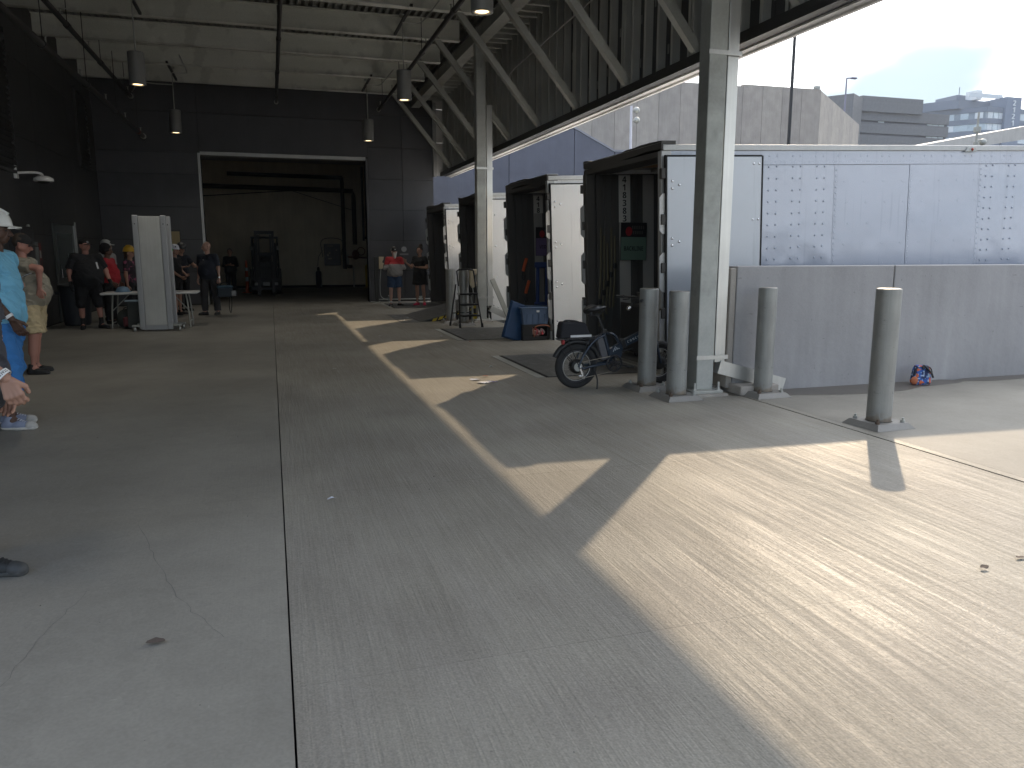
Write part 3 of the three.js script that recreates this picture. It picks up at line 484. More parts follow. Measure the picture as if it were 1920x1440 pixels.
{
  const t = thing('office_tower', 'blue-grey glazed office block bearing the white number 2121', 'building', [0, -0.64, -230]);
  const c = mat([0.12, 0.15, 0.20], 0.6), gl = mat([0.42, 0.50, 0.55], 0.12, 0.1), gd = mat([0.2, 0.25, 0.30], 0.15), w = mat([0.6, 0.64, 0.66], 0.5);
  // the left face recedes towards the upper left; the front face is short, then the number slab
  const A = [253, 0], B = [214, -52];
  for (let k = 0; k < 12; k++) {
    const y = 54.5 - k * 4.1;
    const face = (off, y0, y1) => slabOf([[B[0] - off, -B[1]], [A[0] - off * 0.3, -A[1] - off], [262, -off], [262, 30], [B[0], 60]], y1 - y0).rotateX(-Math.PI / 2).translate(0, y0, 0);
    build('storey_band', face(0.35, y - 1.75, y), c, t); build('glazing', face(0, y - 4.1, y - 1.75), k % 2 ? gl : gd, t);
    for (let n = 0; n < 14; n++) { const s = (n + 0.5) / 14, px = lerp(A[0], B[0], s), pz = lerp(A[1], B[1], s); if (k < 7) build('window', put(box(2.6, 2.1, 0.3), px - 0.12, y - 2.92, pz + 0.12, 0, Math.atan2(52, 39) * -1 + Math.PI, 0), (n + k) % 3 ? gl : w, t); }
    if (k < 7) for (let n = 0; n < 3; n++) build('window', box(2.2, 2.1, 0.2, 254.8 + n * 2.6, y - 2.92, 0.05), n % 2 ? gl : w, t);
  }
  build('roof_storey', [slabOf([[224, 44], [246, 6], [262, 6], [262, 30], [224, 55]], 3.2).rotateX(-Math.PI / 2).translate(0, 54.5, 0)], c, t);
  build('roof_rail', [span(246, 262, 57.9, 59.4, -2, -1.8), span(252, 254.5, 57.7, 61, -9, -4)], w, t); build('rooftop_plant', [span(249, 256, 57.6, 60.2, -20, -10), rod([252, 60, -12], [252, 63.5, -12], 0.15)], c, t);
  build('number_slab', span(260.5, 267.8, 0, 58.2, -20, 1.2), mat([0.13, 0.17, 0.24], 0.6), t);
  const font = await new FontLoader().loadAsync('fonts/droid/droid_sans_bold.typeface.json');
  [...'2121'].forEach((ch, i) => { const g = new TextGeometry(ch, { font, size: 1.85, depth: 0.25, curveSegments: 6 }); g.computeBoundingBox(); g.translate(264.3 - (g.boundingBox.max.x + g.boundingBox.min.x) / 2, 55.2 - i * 2.35, 1.2); build('digit', g, w, t); });
  for (let k = 0; k < 9; k++) { build('wing_band', span(267.8, 300, 54.5 - k * 4.1 - 1.75, 54.5 - k * 4.1, -20, 0), c, t); build('wing_glazing', span(267.8, 300, 50.4 - k * 4.1, 52.75 - k * 4.1, -19.8, -0.2), gl, t); }
}
{
  const t = thing('ramp_roof', 'pale sloping concrete roof edge behind the trailer at the right', 'building', [0, -0.64, -40]);
  build('roof_edge', slabOf([[36, 8.2], [50, 10.75], [50, 9.85], [43.3, 8.8], [36, 7.6]], 6, 0).translate(0, 0, -6), mat([0.62, 0.60, 0.56], 0.7, 0, { map: castMap }), t);
  build('under_wall', span(36.5, 50, 0, 8.0, -5, -1), mat([0.26, 0.21, 0.15], 0.8, 0, { map: castMap }), t);
}
{
  const t = thing('light_pole', 'tall dark steel pole rising from behind the nearest trailer', 'pole', [20.55, -0.64, -28]);
  build('shaft', rod([0, 0, 0], [0, 12.5, 0], 0.085, 0.06), M.iron, t); build('base', rod([0, 0, 0], [0, 0.6, 0], 0.3), M.pedestal, t); build('head', box(0.6, 0.12, 0.3, 0.3, 12.5, 0), M.iron, t);
  const l = thing('street_lamp', 'thin street lamp standing above the tan hall roof line', 'street lamp', [99.4, -0.64, -120]);
  build('shaft', rod([0, 0, 0], [0, 32.6, 0], 0.22, 0.13, 8), mat([0.2, 0.19, 0.26], 0.6), l); build('arm', bar([0, 32.6, 0], [1.6, 32.75, 0], 0.25, 0.2), mat([0.2, 0.19, 0.26], 0.6), l); build('head', rbox(1.1, 0.3, 0.6, 0.1, 1.5, 32.7, 0), mat([0.2, 0.19, 0.26], 0.6), l);
  const f = thing('floodlight_pole', 'slim white pole with two floodlights in front of the tan hall', 'light pole', [12.95, -0.64, -27]);
  build('shaft', rod([0, 0, 0], [0, 7.5, 0], 0.06, 0.045), mat([0.5, 0.5, 0.55], 0.5), f); build('floodlight', [ball(0.12, 0.18, 7.35, 0.05), rod([0, 7.3, 0], [0.18, 7.35, 0.05], 0.02)], M.galv, f); build('floodlight', [ball(0.12, 0.2, 7.0, 0.05), rod([0, 6.95, 0], [0.2, 7.0, 0.05], 0.02)], M.galv, f);
  const c = thing('camera_pole', 'grey pole with a security camera behind the trailer roof at right', 'camera pole', [28.2, -0.64, -26]);
  build('shaft', [rod([0, 0, 0], [0, 6.7, 0], 0.11, 0.1), rod([0, 6.7, 0], [0, 7.9, 0], 0.05, 0.04), rod([0, 7.1, 0], [0, 7.3, 0], 0.14)], M.galvDull, c); build('camera_head', [rod([0, 6.75, 0], [0.3, 6.8, 0], 0.03), ball(0.14, 0.36, 6.72, 0)], M.galv, c);
}
// ---------------------------------------------------------------- trailers
function trailer(zN, o) {                            // zN: near (camera) side; rear faces the dock at x = 4.8
  const W = 2.5, H = 2.88, L = 14, t = thing('box_trailer', o.label, 'trailer', [4.82, 0.02, zN], 0, 'box trailers backed into the dock');
  t.rotation.z = 0.036;
  const side = o.side || M.white, z0 = -W, post = mat([0.07, 0.066, 0.06], 0.6, 0.2);
  // near side: separate sheets with a seam, rivets along the seams
  const seams = [0.12, 2.58, 3.83, 5.08, 6.33, 7.58, 8.83, 10.08, 11.33, 12.58, L];
  for (let i = 0; i + 1 < seams.length; i++) build('side_panel', span(seams[i] + 0.003, seams[i + 1] - 0.003, 0.02, 2.62, -0.02 - (i % 2) * 0.003, -0.002 - (i % 2) * 0.003), side === M.gloss && (i === 0 || i === 3) ? M.glossWavy : side, t);
  build('top_rail_band', span(0.12, L, 2.625, 2.80, -0.022, 0.002), side, t);
  build('top_rail', [rspan(0.0, L, 2.80, 2.875, -0.05, 0.022, 0.01)], M.trim, t); build('bottom_rail', span(0, L, -0.14, 0.02, -0.03, 0.0), M.alu, t);
  if (o.near) {
    const r = [], dot = (x, y, s = 0.011) => r.push(new THREE.SphereGeometry(s, 6, 3, 0, Math.PI * 2, 0, Math.PI / 2).rotateX(Math.PI / 2).translate(x, y, -0.002));
    for (const x of seams.slice(1, 7)) for (let y = 0.9; y < 2.62; y += 0.075) dot(x + 0.03, y, 0.008);
    for (let x = 1.5; x < 7.5; x += 0.075) dot(x, 2.66, 0.007); for (let x = 1.55; x < 7.5; x += 0.36) { dot(x, 2.735); dot(x + 0.12, 2.735); }
    for (const x of [1.55, 1.67, 1.92, 2.04, 2.3, 2.42, 5.2, 5.32, 5.62, 5.74]) for (let y = 0.95; y < 2.6; y += 0.15) dot(x, y + 0.004 * Math.sin(x * 31 + y * 17), 0.013);
    for (let x = 2.75; x < 5; x += 0.32) for (let y = 1.0; y < 2.6; y += 0.28) dot(x + (y * 37 % 0.1), y, 0.006);
    stuff(build('rivet', r.map((g) => g.scale(1, 1, 0.5).translate(0, 0, 0.002)), M.rivet, t));
    const mk = thing('marker_lamp', 'small marker lamp on the top rail of the nearest trailer', 'lamp', [4.82 + 4.75, 3.01, zN + 0.024], 0); mk.rotation.z = 0.036;
    build('base', slabOf([[-0.1, -0.03], [0.1, -0.03], [0.06, 0.03], [-0.06, 0.03]], 0.02, 0.004), M.galv, mk); build('lens', ball(0.022, 0.01, 0, 0.02), mat([0.35, 0.05, 0.02], 0.3), mk);
  }
  build('far_side', span(0.12, L, 0.0, 2.8, z0, z0 + 0.02), o.farSide || M.white, t); build('far_rail', rspan(0, L, 2.80, 2.875, z0 - 0.02, z0 + 0.05, 0.01), M.trim, t);
  build('roof', [span(0.06, L, 2.85, 2.862, z0 + 0.05, -0.05)], M.white, t); build('front_wall', span(L - 0.05, L, 0, 2.8, z0, 0), M.white, t);
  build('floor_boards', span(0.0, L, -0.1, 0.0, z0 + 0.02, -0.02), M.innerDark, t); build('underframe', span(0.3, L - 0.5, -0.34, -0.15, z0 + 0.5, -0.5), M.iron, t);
  // rear frame
  build('rear_post', [rspan(-0.02, 0.12, -0.05, 2.8, -0.085, 0.012, 0.008)], o.postN || M.trim, t); build('rear_post', rspan(-0.02, 0.12, -0.05, 2.8, z0 - 0.012, z0 + 0.085, 0.008), post, t);
  build('rear_header', [rspan(-0.02, 0.14, 2.73, 2.80, z0 + 0.085, -0.085, 0.008), span(0.14, 0.4, 2.74, 2.80, z0 + 0.085, -0.085)], post, t);
  { // the header skin is bowed and dented along its top edge
    const g = new THREE.BoxGeometry(0.2, 0.1, W + 0.03, 1, 1, 30).translate(0.08, 2.85, z0 / 2), p = g.attributes.position;
    for (let i = 0; i < p.count; i++) { const z = p.getZ(i); p.setY(i, p.getY(i) + 0.022 * Math.sin((z + o.k) * 2.6) + 0.012 * vnoise(z * 3 + o.k * 9, 4) + (p.getY(i) > 2.85 ? 0.02 * vnoise(z * 5 + o.k, 9) : 0)); } g.computeVertexNormals();
    build('rear_cap', g, post, t); build('cap_edge', rspan(-0.02, 0.2, 2.893, 2.907, z0, 0, 0.004), M.trim, t);
  }
  build('rear_sill', span(-0.03, 0.1, -0.16, 0.0, z0, 0), M.galvDull, t);
  build('dock_bumper', [box(0.1, 0.25, 0.3, -0.03, -0.3, -0.5), box(0.1, 0.25, 0.3, -0.03, -0.3, -2)], M.rubber, t);
  // inside: posts, liner panels, roof bows
  const nS = [0.18, 0.42, 0.72, 0.98, 1.25, 1.5, 1.8, 2.1]; let pale = [0.5, 0.9, 1.35];
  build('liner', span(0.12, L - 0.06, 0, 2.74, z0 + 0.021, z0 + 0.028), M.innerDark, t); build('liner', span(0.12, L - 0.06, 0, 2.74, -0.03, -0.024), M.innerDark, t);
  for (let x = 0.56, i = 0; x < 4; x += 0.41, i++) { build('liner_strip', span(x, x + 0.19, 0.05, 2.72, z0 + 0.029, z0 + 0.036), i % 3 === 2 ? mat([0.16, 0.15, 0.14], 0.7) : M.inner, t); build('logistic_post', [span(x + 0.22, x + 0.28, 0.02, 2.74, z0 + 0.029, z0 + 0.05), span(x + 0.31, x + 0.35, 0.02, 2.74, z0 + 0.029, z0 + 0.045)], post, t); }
  build('logistic_post', [span(0.16, 0.24, 0.02, 2.74, z0 + 0.029, z0 + 0.06), span(0.30, 0.34, 0.02, 2.74, z0 + 0.029, z0 + 0.05), span(0.42, 0.50, 0.02, 2.74, z0 + 0.029, z0 + 0.05)], post, t);
  for (let x = 0.5; x < 8; x += 0.6) build('roof_bow', span(x, x + 0.05, 2.76, 2.80, z0 + 0.05, -0.05), M.galvDull, t);
  build('roof_liner', span(0.4, L, 2.835, 2.845, z0 + 0.05, -0.05), M.ply, t); build('bulkhead', span(5.5, 5.6, 0, 2.8, z0 + 0.03, -0.03), M.black, t);
  // doors folded right back along the sides
  const door = (sgn, zz, m, w) => {
    const d = build('door', rspan(0.02, w, -0.03, 2.72, zz - 0.022, zz + 0.022, 0.006), m, t); d.userData.label = sgn > 0 ? 'door folded back along the near side' : 'door folded back along the far side';
    build('door_seal', [span(w, w + 0.02, -0.03, 2.73, zz - 0.026, zz + 0.026), span(0.0, w, 2.722, 2.74, zz - 0.026, zz + 0.026), span(0.0, 0.02, -0.03, 2.72, zz - 0.028, zz + 0.028)], M.rubber, d);
    const b = []; for (const y of [0.28, 0.98, 1.68, 2.38]) { for (const [x, dy] of [[0.09, 0.045], [0.09, -0.045], [0.19, 0.0]]) b.push(ball(0.018, x, y + dy, zz + sgn * 0.022, 1, 1, 0.6, 8, 6)); if (sgn > 0) for (const x of [w - 0.12, w - 0.04]) b.push(ball(0.016, x, y + 0.25, zz + sgn * 0.022, 1, 1, 0.6, 8, 6)); }
    build('bolt', b, M.chrome, d);
    for (const y of [0.05, 0.62, 1.2, 1.8, 2.36]) build('hinge', rbox(0.07, 0.13, 0.07, 0.01, -0.02, y + 0.16, zz - sgn * 0.015), post, d);
    for (const y of [0.35, 1.05, 1.78]) build('hinge_leaf', slabOf([[-0.075, 0.05], [-0.03, 0], [0.0, 0], [0.0, 0.5], [-0.03, 0.5], [-0.075, 0.45]], 0.02).translate(0, y, zz - sgn * 0.02), M.trim, d);
  };
  door(1, 0.068, o.door || M.white, o.doorW || 1.22); door(-1, z0 - 0.06, o.door2 || M.white, 1.22);
  const wheel = (x) => { for (const z of [z0 + 0.3, z0 + 0.62, -0.62, -0.3]) { const w = build('wheel', put(new THREE.TorusGeometry(0.36, 0.13, 10, 28), x, -0.68, z), M.rubber, t); build('rim', put(new THREE.CylinderGeometry(0.28, 0.28, 0.16, 20), x, -0.68, z, Math.PI / 2), M.galv, w); } }; wheel(11.2); wheel(12.5);
  return t;
}
const doorAlu = mat([0.50, 0.53, 0.57], 0.32, 0.35, { map: paintMap, bumpMap: waveBump, bumpScale: 0.004 });
const t1 = trailer(-8.93, { near: true, side: M.gloss, k: 1, doorW: 1.38, door: doorAlu, label: 'nearest white trailer with riveted side, its open door behind the steel column' });
const t2 = trailer(-13.13, { k: 2.2, label: 'second white trailer with blue bins stacked at its open rear' });
const t3 = trailer(-17.35, { k: 3.7, label: 'third white trailer with its open end behind the far column' });
const t4 = trailer(-21.68, { k: 5.1, door: M.alu, label: 'farthest trailer beside the back wall with a shiny metal door' });
function numberStrip(parent, text, x, y, z, h, w = 0.2) {
  printed('number_strip', w, h, (c, W, H) => { c.fillStyle = '#c9c7c0'; c.fillRect(0, 0, W, H); c.fillStyle = '#181818'; c.font = `bold ${Math.round(H / text.length * 1.12)}px sans-serif`; c.textAlign = 'center'; c.textBaseline = 'middle'; [...text].forEach((s, i) => c.fillText(s, W / 2, H * (i + 0.54) / text.length)); }, parent, [x, y, z], 0, 96);
}
numberStrip(t1, '418383', 0.645, 2.36, -2.452, 0.72); numberStrip(t2, '418', 0.665, 2.51, -2.452, 0.36); numberStrip(t4, '418', 0.60, 2.45, -2.452, 0.37, 0.16);
function hungSign(x, y, z, lab, name, body, bodyInk, top) {
  const s = thing('hanging_sign', lab, 'sign', [x, y, z]);
  printed('header', 0.44, 0.22, (c, W, H) => { c.fillStyle = '#141216'; c.fillRect(0, 0, W, H); c.fillStyle = top; c.beginPath(); c.ellipse(W * .3, H * .6, W * .13, H * .33, 0, 0, 7); c.fill(); c.fillStyle = '#4a4644'; for (let i = 0; i < 6; i++) { c.fillRect(W * (.42 + i * .085), H * .2, W * .05, H * .24); if (i < 5) c.fillRect(W * (.46 + i * .085), H * .56, W * .05, H * .24); } }, s, [0, 0.29, 0.008]);
  printed('body', 0.44, 0.36, (c, W, H) => { c.fillStyle = body; c.fillRect(0, 0, W, H); c.fillStyle = bodyInk; c.font = `bold ${Math.round(H * .27)}px sans-serif`; c.textAlign = 'center'; c.textBaseline = 'middle'; c.fillText(name, W / 2, H / 2, W * .78); }, s, [0, 0, 0.008]);
  build('backing', span(-0.225, 0.225, -0.185, 0.405, -0.006, 0.004), M.black, s);
}
hungSign(5.53, 1.63, -11.33, 'dark and green sign reading BACKLINE hung inside the nearest trailer', 'BACKLINE', '#587064', '#141c18', '#8e1f26');
hungSign(5.55, 1.68, -15.53, 'purple sign reading VIDEO hung inside the second trailer', 'VIDEO', '#6c5b80', '#191420', '#a8262e');
{
  const straps = (x, z, lab, c) => { const t = thing('cargo_straps', lab, 'straps', [x, 0, z]); const m = mat(c, 0.8); for (let i = 0; i < 5; i++) { const dx = i * 0.06 - 0.1, h = 1.9 - 0.12 * (i % 3); build('strap', tube([[dx, h + 0.05, 0], [dx + 0.012, h * 0.7, 0.02], [dx - 0.01, h * 0.4, 0.03], [dx + 0.01, 0.4 + 0.1 * i, 0.02]], 0.017, 20, 6).scale(1, 1, 0.5), m, t); build('ratchet', rbox(0.05, 0.09, 0.04, 0.01, dx, 0.8 + 0.14 * i, 0.03), M.iron, t); } };
  straps(5.07, -11.35, 'tan cargo straps hanging inside the nearest trailer', [0.10, 0.09, 0.055]);
  const t = thing('orange_straps', 'two orange strap bundles hanging inside the second trailer', 'straps', [5.08, 1.0, -15.52]); const m = mat([0.62, 0.12, 0.04], 0.7);
  for (const [dx, y] of [[0, 0.3], [0.06, -0.16]]) { build('bundle', [tube([[dx - 0.04, y - 0.12, 0.02], [dx - 0.02, y, 0.05], [dx + 0.03, y + 0.14, 0.03]], 0.035, 14, 8)], m, t); build('hook', tube([[dx - 0.05, y - 0.13, 0.03], [dx - 0.07, y - 0.25, 0.04], [dx - 0.02, y - 0.3, 0.04], [dx, y - 0.2, 0.04]], 0.013, 14, 6), M.iron, t); }
  const d = thing('hand_truck', 'blue stacked barred frames standing inside the second trailer', 'cart', [5.7, 0.05, -15.3]); const bl = mat([0.03, 0.06, 0.20], 0.6);
  for (const dx of [-0.45, -0.25, -0.05, 0.15, 0.35]) build('upright', rspan(dx, dx + 0.07, 0.3, 1.25, 0, 0.06, 0.02), bl, d); build('rail', rspan(-0.48, 0.45, 1.2, 1.32, -0.02, 0.08, 0.03), bl, d); build('rail', rspan(-0.48, 0.45, 0.3, 0.5, -0.02, 0.08, 0.03), bl, d); build('deck', rspan(-0.48, 0.45, 0.0, 0.12, -0.2, 0.3, 0.02), bl, d);
  const r = thing('red_case', 'dull red case on the floor inside the second trailer', 'case', [5.15, 0.02, -14.95]); build('shell', rbox(0.34, 0.42, 0.3, 0.05, 0, 0.21, 0), mat([0.22, 0.02, 0.02], 0.5), r); build('handle', tube([[-0.08, 0.42, 0], [-0.06, 0.48, 0], [0.06, 0.48, 0], [0.08, 0.42, 0]], 0.012, 12, 6), M.black, r);
  const k = thing('cardboard_box', 'brown cardboard box behind the blue bin inside the second trailer', 'box', [5.5, 0.03, -14.6]); build('carton', box(0.36, 0.62, 0.36, 0, 0.31, 0), mat([0.16, 0.11, 0.07], 0.9, 0, { map: paintMap }), k); build('tape', box(0.362, 0.05, 0.362, 0, 0.45, 0), mat([0.22, 0.16, 0.1], 0.4), k);
  const c = thing('road_case', 'black flight case standing low inside the nearest trailer', 'case', [5.75, 0.03, -9.95]); build('case_body', rbox(1.4, 0.7, 1.5, 0.02, 0, 0.43, 0), mat(G(0.012), 0.6), c); build('edging', [span(-0.71, -0.68, 0.06, 0.8, -0.76, -0.73), span(-0.71, -0.68, 0.06, 0.8, 0.73, 0.76), span(-0.71, -0.68, 0.76, 0.8, -0.73, 0.73)], M.darkMetal, c); build('castor', [-0.5, 0.5].map((z) => put(new THREE.CylinderGeometry(0.05, 0.05, 0.04, 14), -0.55, 0.05, z, 0, 0, Math.PI / 2)), M.rubber, c);
}
// ---------------------------------------------------------------- dock plates and raised leveller
const plateM = mat([0.20, 0.20, 0.195], 0.5, 0.4, { map: zincMap, bumpMap: treadBump, bumpScale: 0.003 });
for (const [zc, lab] of [[-10.2, 'steel tread dock plate set flush in the floor behind the bicycle'], [-14.55, 'steel dock plate set flush in the floor under the blue bins'], [-22.95, 'steel dock plate set flush in the floor by the far trailer']]) {
  const t = thing('dock_plate', lab, 'dock plate', [4.1, 0, zc], 0, undefined);
  build('pit_edge', span(-0.82, 0.72, 0.001, 0.0035, -1.08, 1.08), M.joint, t); build('plate', span(-0.78, 0.7, 0.002, 0.008, -1.055, 1.055), plateM, t); build('kerb_angle', span(-0.95, -0.835, 0.001, 0.005, -1.08, 1.08), M.galvDull, t);
}
{
  const t = thing('dock_leveller', 'raised grey dock leveller ramp with yellow and black edge by the far trailers', 'dock leveller', [3.2, 0, -18.45]);
  const a = Math.atan2(0.46, 1.75), g = span(0, 1.82, -0.012, 0.008, -1.05, 1.05); g.rotateZ(a);
  build('deck', g, mat([0.15, 0.15, 0.145], 0.55, 0.4, { map: zincMap }), t);
  const ws = slabOf([[0.05, 0.004], [1.75, 0.004], [1.75, 0.44]], 0.012); build('side_skirt', [ws.clone().translate(0, 0, 1.03), ws.clone().translate(0, 0, -1.04)], M.iron, t);
  const y = []; for (let i = 0; i < 10; i++) { const x0 = 0.3 + i * 0.15; y.push(slabOf([[x0, x0 * 0.263 - 0.008], [x0 + 0.10, (x0 + 0.1) * 0.263 - 0.008], [x0 + 0.055, (x0 + 0.055) * 0.263 - 0.075], [x0 - 0.045, (x0 - 0.045) * 0.263 - 0.075]], 0.004).translate(0, 0, 1.043)); }
  build('hazard_stripe', y, M.yellow, t); build('hazard_stripe', [span(1.3, 1.74, 0.01, 0.05, 1.043, 1.047)], M.yellow, t);
  build('hinge_strip', span(-0.45, -0.02, 0.001, 0.006, -1.15, 1.15), plateM, t);
  build('lip', [put(span(0, 0.4, -0.01, 0.01, -0.95, 0.95), 1.76, 0.465, 0, 0, 0, -0.05)], M.galvDull, t);
}
// ---------------------------------------------------------------- bollards
function bollard(x, z, h, label, r = 0.108) {
  const t = thing('steel_bollard', label, 'bollard', [x, 0, z], 0, undefined);
  build('post', lathe([[0, h], [r * 0.8, h - 0.002], [r - 0.004, h - 0.006], [r, h - 0.014], [r, h - 0.14], [r + 0.001, h - 0.145], [r, h - 0.15], [r, 0.06], [r + 0.012, 0.05], [0, 0.05]], 40), M.post, t);
  const g = new THREE.CylinderGeometry(0.245, 0.31, 0.05, 4, 1).rotateY(Math.PI / 4 + 0.04).translate(0, 0.027, 0); const fg = g.toNonIndexed(); fg.computeVertexNormals(); build('base_plate', fg, M.postBase, t);
  const b = []; for (const [sx, sz] of [[-1, -1], [1, -1], [-1, 1], [1, 1]]) { build('anchor_bolt', [rod([sx * 0.14, 0.05, sz * 0.14], [sx * 0.14, 0.095, sz * 0.14], 0.01), rod([sx * 0.14, 0.052, sz * 0.14], [sx * 0.14, 0.074, sz * 0.14], 0.021, 0.021, 6)], (sx + sz) ? M.galvDull : mat([0.10, 0.07, 0.05], 0.85), t); }
}
bollard(5.27, -5.62, 1.26, 'lone galvanised steel bollard in the sun throwing a long shadow'); bollard(4.16, -7.38, 1.17, 'galvanised bollard just left of the column, nearer of the pair by the bicycle');
bollard(4.13, -8.02, 1.17, 'galvanised bollard standing before the bicycle frame, farther of the pair'); bollard(5.17, -7.25, 1.2, 'galvanised bollard right of the column over the downspout foot', 0.1);
bollard(3.96, -16.35, 1.2, 'galvanised bollard behind the black step ladder carrying a control box'); bollard(3.82, -17.0, 1.2, 'galvanised bollard partly hidden behind the other one at the ladder');
{
  const t = thing('control_box', 'beige dock control box with a cable on the bollard by the ladder', 'control box', [4.1, 0.82, -16.28]);
  build('body', slabOf([[-0.02, 0.38], [0.11, 0.38], [0.11, 0.29], [0.07, 0.27], [0.07, 0.13], [0.11, 0.11], [0.09, 0.02], [0.02, 0], [-0.02, 0.06]], 0.09, 0.006), M.beige, t); build('cable', tube([[0.03, 0, 0.05], [0.04, -0.12, 0.05], [0.0, -0.22, 0.05], [0.02, -0.34, 0.05]], 0.012, 24, 6), M.galv, t); build('conduit', rod([0.02, -0.34, 0.05], [0.02, -0.8, 0.05], 0.022), M.galv, t);
  build('tag', [box(0.06, 0.06, 0.01, 0.07, -0.42, 0.06), box(0.1, 0.12, 0.01, 0.07, -0.62, 0.06)], M.yellow, t);
  const p = thing('control_post', 'grey guard post with beige control box right of the doorway', 'control post', [3.1, 0, -24.55]);
  build('post', rspan(-0.02, 0.09, 0, 1.42, -0.05, 0.05, 0.01), M.darkMetal, p); build('foot', rbox(0.3, 0.03, 0.3, 0.005, 0, 0.015, 0), M.galvDull, p);
  build('box', slabOf([[0.13, 1.42], [0.27, 1.42], [0.25, 1.33], [0.22, 1.3], [0.22, 1.24], [0.26, 1.22], [0.22, 1.06], [0.13, 1.06]], 0.1, 0.006), M.beige, p); build('cable', tube([[0.18, 1.06, 0.05], [0.14, 0.6, 0.05], [0.16, 0.2, 0.05], [0.35, 0.08, 0.0]], 0.012, 24, 6), M.galv, p);
  const b = thing('water_bottle', 'clear plastic water bottle on the floor by the control post', 'bottle', [3.5, 0, -24.5]); build('body', lathe([[0, 0.2], [0.012, 0.2], [0.013, 0.18], [0.033, 0.15], [0.034, 0.01], [0.03, 0], [0, 0]], 16), mat([0.85, 0.88, 0.88], 0.15, 0, { transmission: 0.8, thickness: 0 }), b); build('cap', rod([0, 0.2, 0], [0, 0.22, 0], 0.015), M.paper, b);
}
